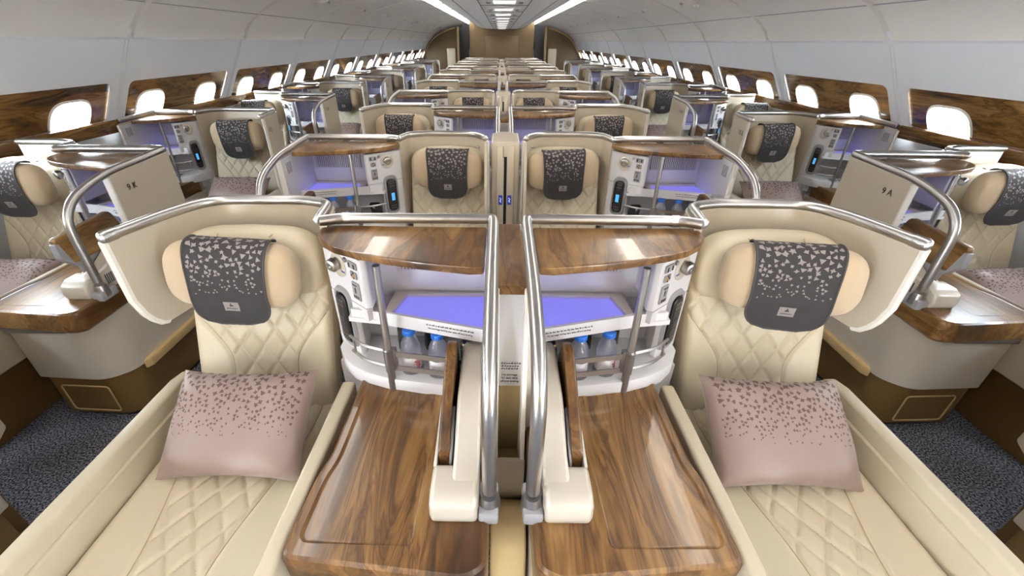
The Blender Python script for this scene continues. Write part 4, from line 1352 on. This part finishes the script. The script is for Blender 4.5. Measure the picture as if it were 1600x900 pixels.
# ------------------------------------------------------------------ centre divider, one console a row
for k in range(1, 13):
    y = 1.245 + P * (k - 1)
    odd = k % 2 == 1
    d = thing('centre_divider', 'narrow cream centre console %s in the %s row' % ('with walnut cap' if odd else 'with dark slot', ORD[k] + ' centre'), 'divider', (0, y, 0), 'centre divider consoles')
    if odd:
        def walls(mb):
            for s in (-1, 1):
                prof = rpoly([(0.06, 0.25), (0.06, 1.11), (-0.36, 1.112), (-0.385, 1.05), (-0.455, 0.60), (-0.455, 0.25)], [0, 0, 0.02, 0.03, 0.01, 0])
                mb.prism(prof, min(s * 0.031, s * 0.044), max(s * 0.031, s * 0.044), 'x', 0.003, TRIMW)
        def cap(mb): mb.box(-0.036, 0.036, -0.355, 0.045, 1.088, 1.116, WOOD, 0.003)
        def core(mb):
            mb.box(-0.032, 0.032, -0.345, 0.05, 0.78, 1.09, WHITE)
        def chan(mb):
            mb.box(-0.032, 0.032, -0.335, 0.05, 0.30, 0.80, TANL)
            mb.box(-0.032, 0.032, -0.45, -0.33, 0.30, 0.50, TANL)
        def lip(mb):
            mb.box(-0.046, 0.046, -0.462, -0.445, 0.42, 0.602, ARM, 0.004)
        def pad(mb): 
            mb.prism(rpoly([(-0.47, 0.20), (-0.47, 0.45), (-0.505, 0.475), (-0.60, 0.42), (-0.66, 0.20)], [0, 0.03, 0.03, 0.03, 0]), -0.0505, 0.0505, 'x', 0.008, TANL, 3)
        def note(mb):
            for i, t in enumerate(('No stowage', 'for taxi, take', 'off and landing')):
                text_mesh(mb, t, 0.0088, (lambda zz: lambda v: Vector((v.x, -0.3462 - v.z, zz + v.y)))(0.822 - i * 0.012), INK)
            rr = random.Random(9)
            for i in range(3):
                x = -0.024
                while x < 0.024:
                    w = rr.uniform(0.003, 0.008)
                    mb.box(x, x + w, -0.3462, -0.3455, 0.842 + i * 0.0095, 0.8445 + i * 0.0095, INK)
                    if rr.random() < .6: mb.box(x + w * .6, x + w * .6 + 0.0012, -0.3462, -0.3455, 0.8445 + i * 0.0095, 0.848 + i * 0.0095, INK)
                    x += w + 0.002
        obj('side_walls', M('div_walls', 1, walls), d); obj('wood_cap', M('div_cap', 1, cap), d); obj('core', M('div_core', 1, core), d)
        if k <= 2:
            obj('channel', M('div_chan', 1, chan), d); obj('front_lip', M('div_lip', 1, lip), d); obj('leather_pad', M('div_pad', 1, pad), d); obj('notice', M('div_note', 1, note), d)
    else:
        def core(mb):
            mb.box(-0.082, 0.082, -0.03, 0.25, 0.2, 1.135, SHELL, 0.012, 3)
            mb.box(-0.052, 0.052, -0.045, -0.025, 0.2, 1.115, SHELL, 0.008)
            mb.box(-0.052, 0.052, 0.25, 0.42, 0.3, 1.11, SHELL, 0.006)
        def slot(mb):
            mb.box(-0.0085, 0.0085, -0.0475, -0.04, 0.30, 1.055, BLACK)
            mb.box(-0.0150, -0.0125, -0.0470, -0.043, 1.055, 1.112, SEAM)
            mb.box(-0.0150, -0.0085, -0.0470, -0.043, 1.052, 1.055, SEAM)
        def sign(s):
            def q(mb):
                mb.box(s * 0.0265 - 0.0115, s * 0.0265 + 0.0115, -0.049, -0.044, 0.770, 0.828, SIGNB)
                c = (s * 0.0265, -0.0495, 0.80)
                mb.obox(c, Vector((0.6, 0, 0.8)), Vector((0.8, 0, -0.6)), (0, 1, 0), 0.009, 0.0014, 0.0006, SIGNW)
                mb.obox((c[0] - 0.002, c[1], c[2] + 0.011), (1, 0, 0), (0, 0, 1), (0, 1, 0), 0.0025, 0.0025, 0.0006, SIGNW)
                mb.obox((c[0] + 0.001, c[1], c[2] - 0.010), (1, 0, 0), (0, 0, 1), (0, 1, 0), 0.0022, 0.006, 0.0006, SIGNW)
            return q
        obj('core', M('dive_core', 1, core), d); obj('slot', M('dive_slot', 1, slot), d)
        if k <= 4:
            for s in (-1, 1): obj('seatbelt_sign', M(('dive_sign', s), 1, sign(s)), d)
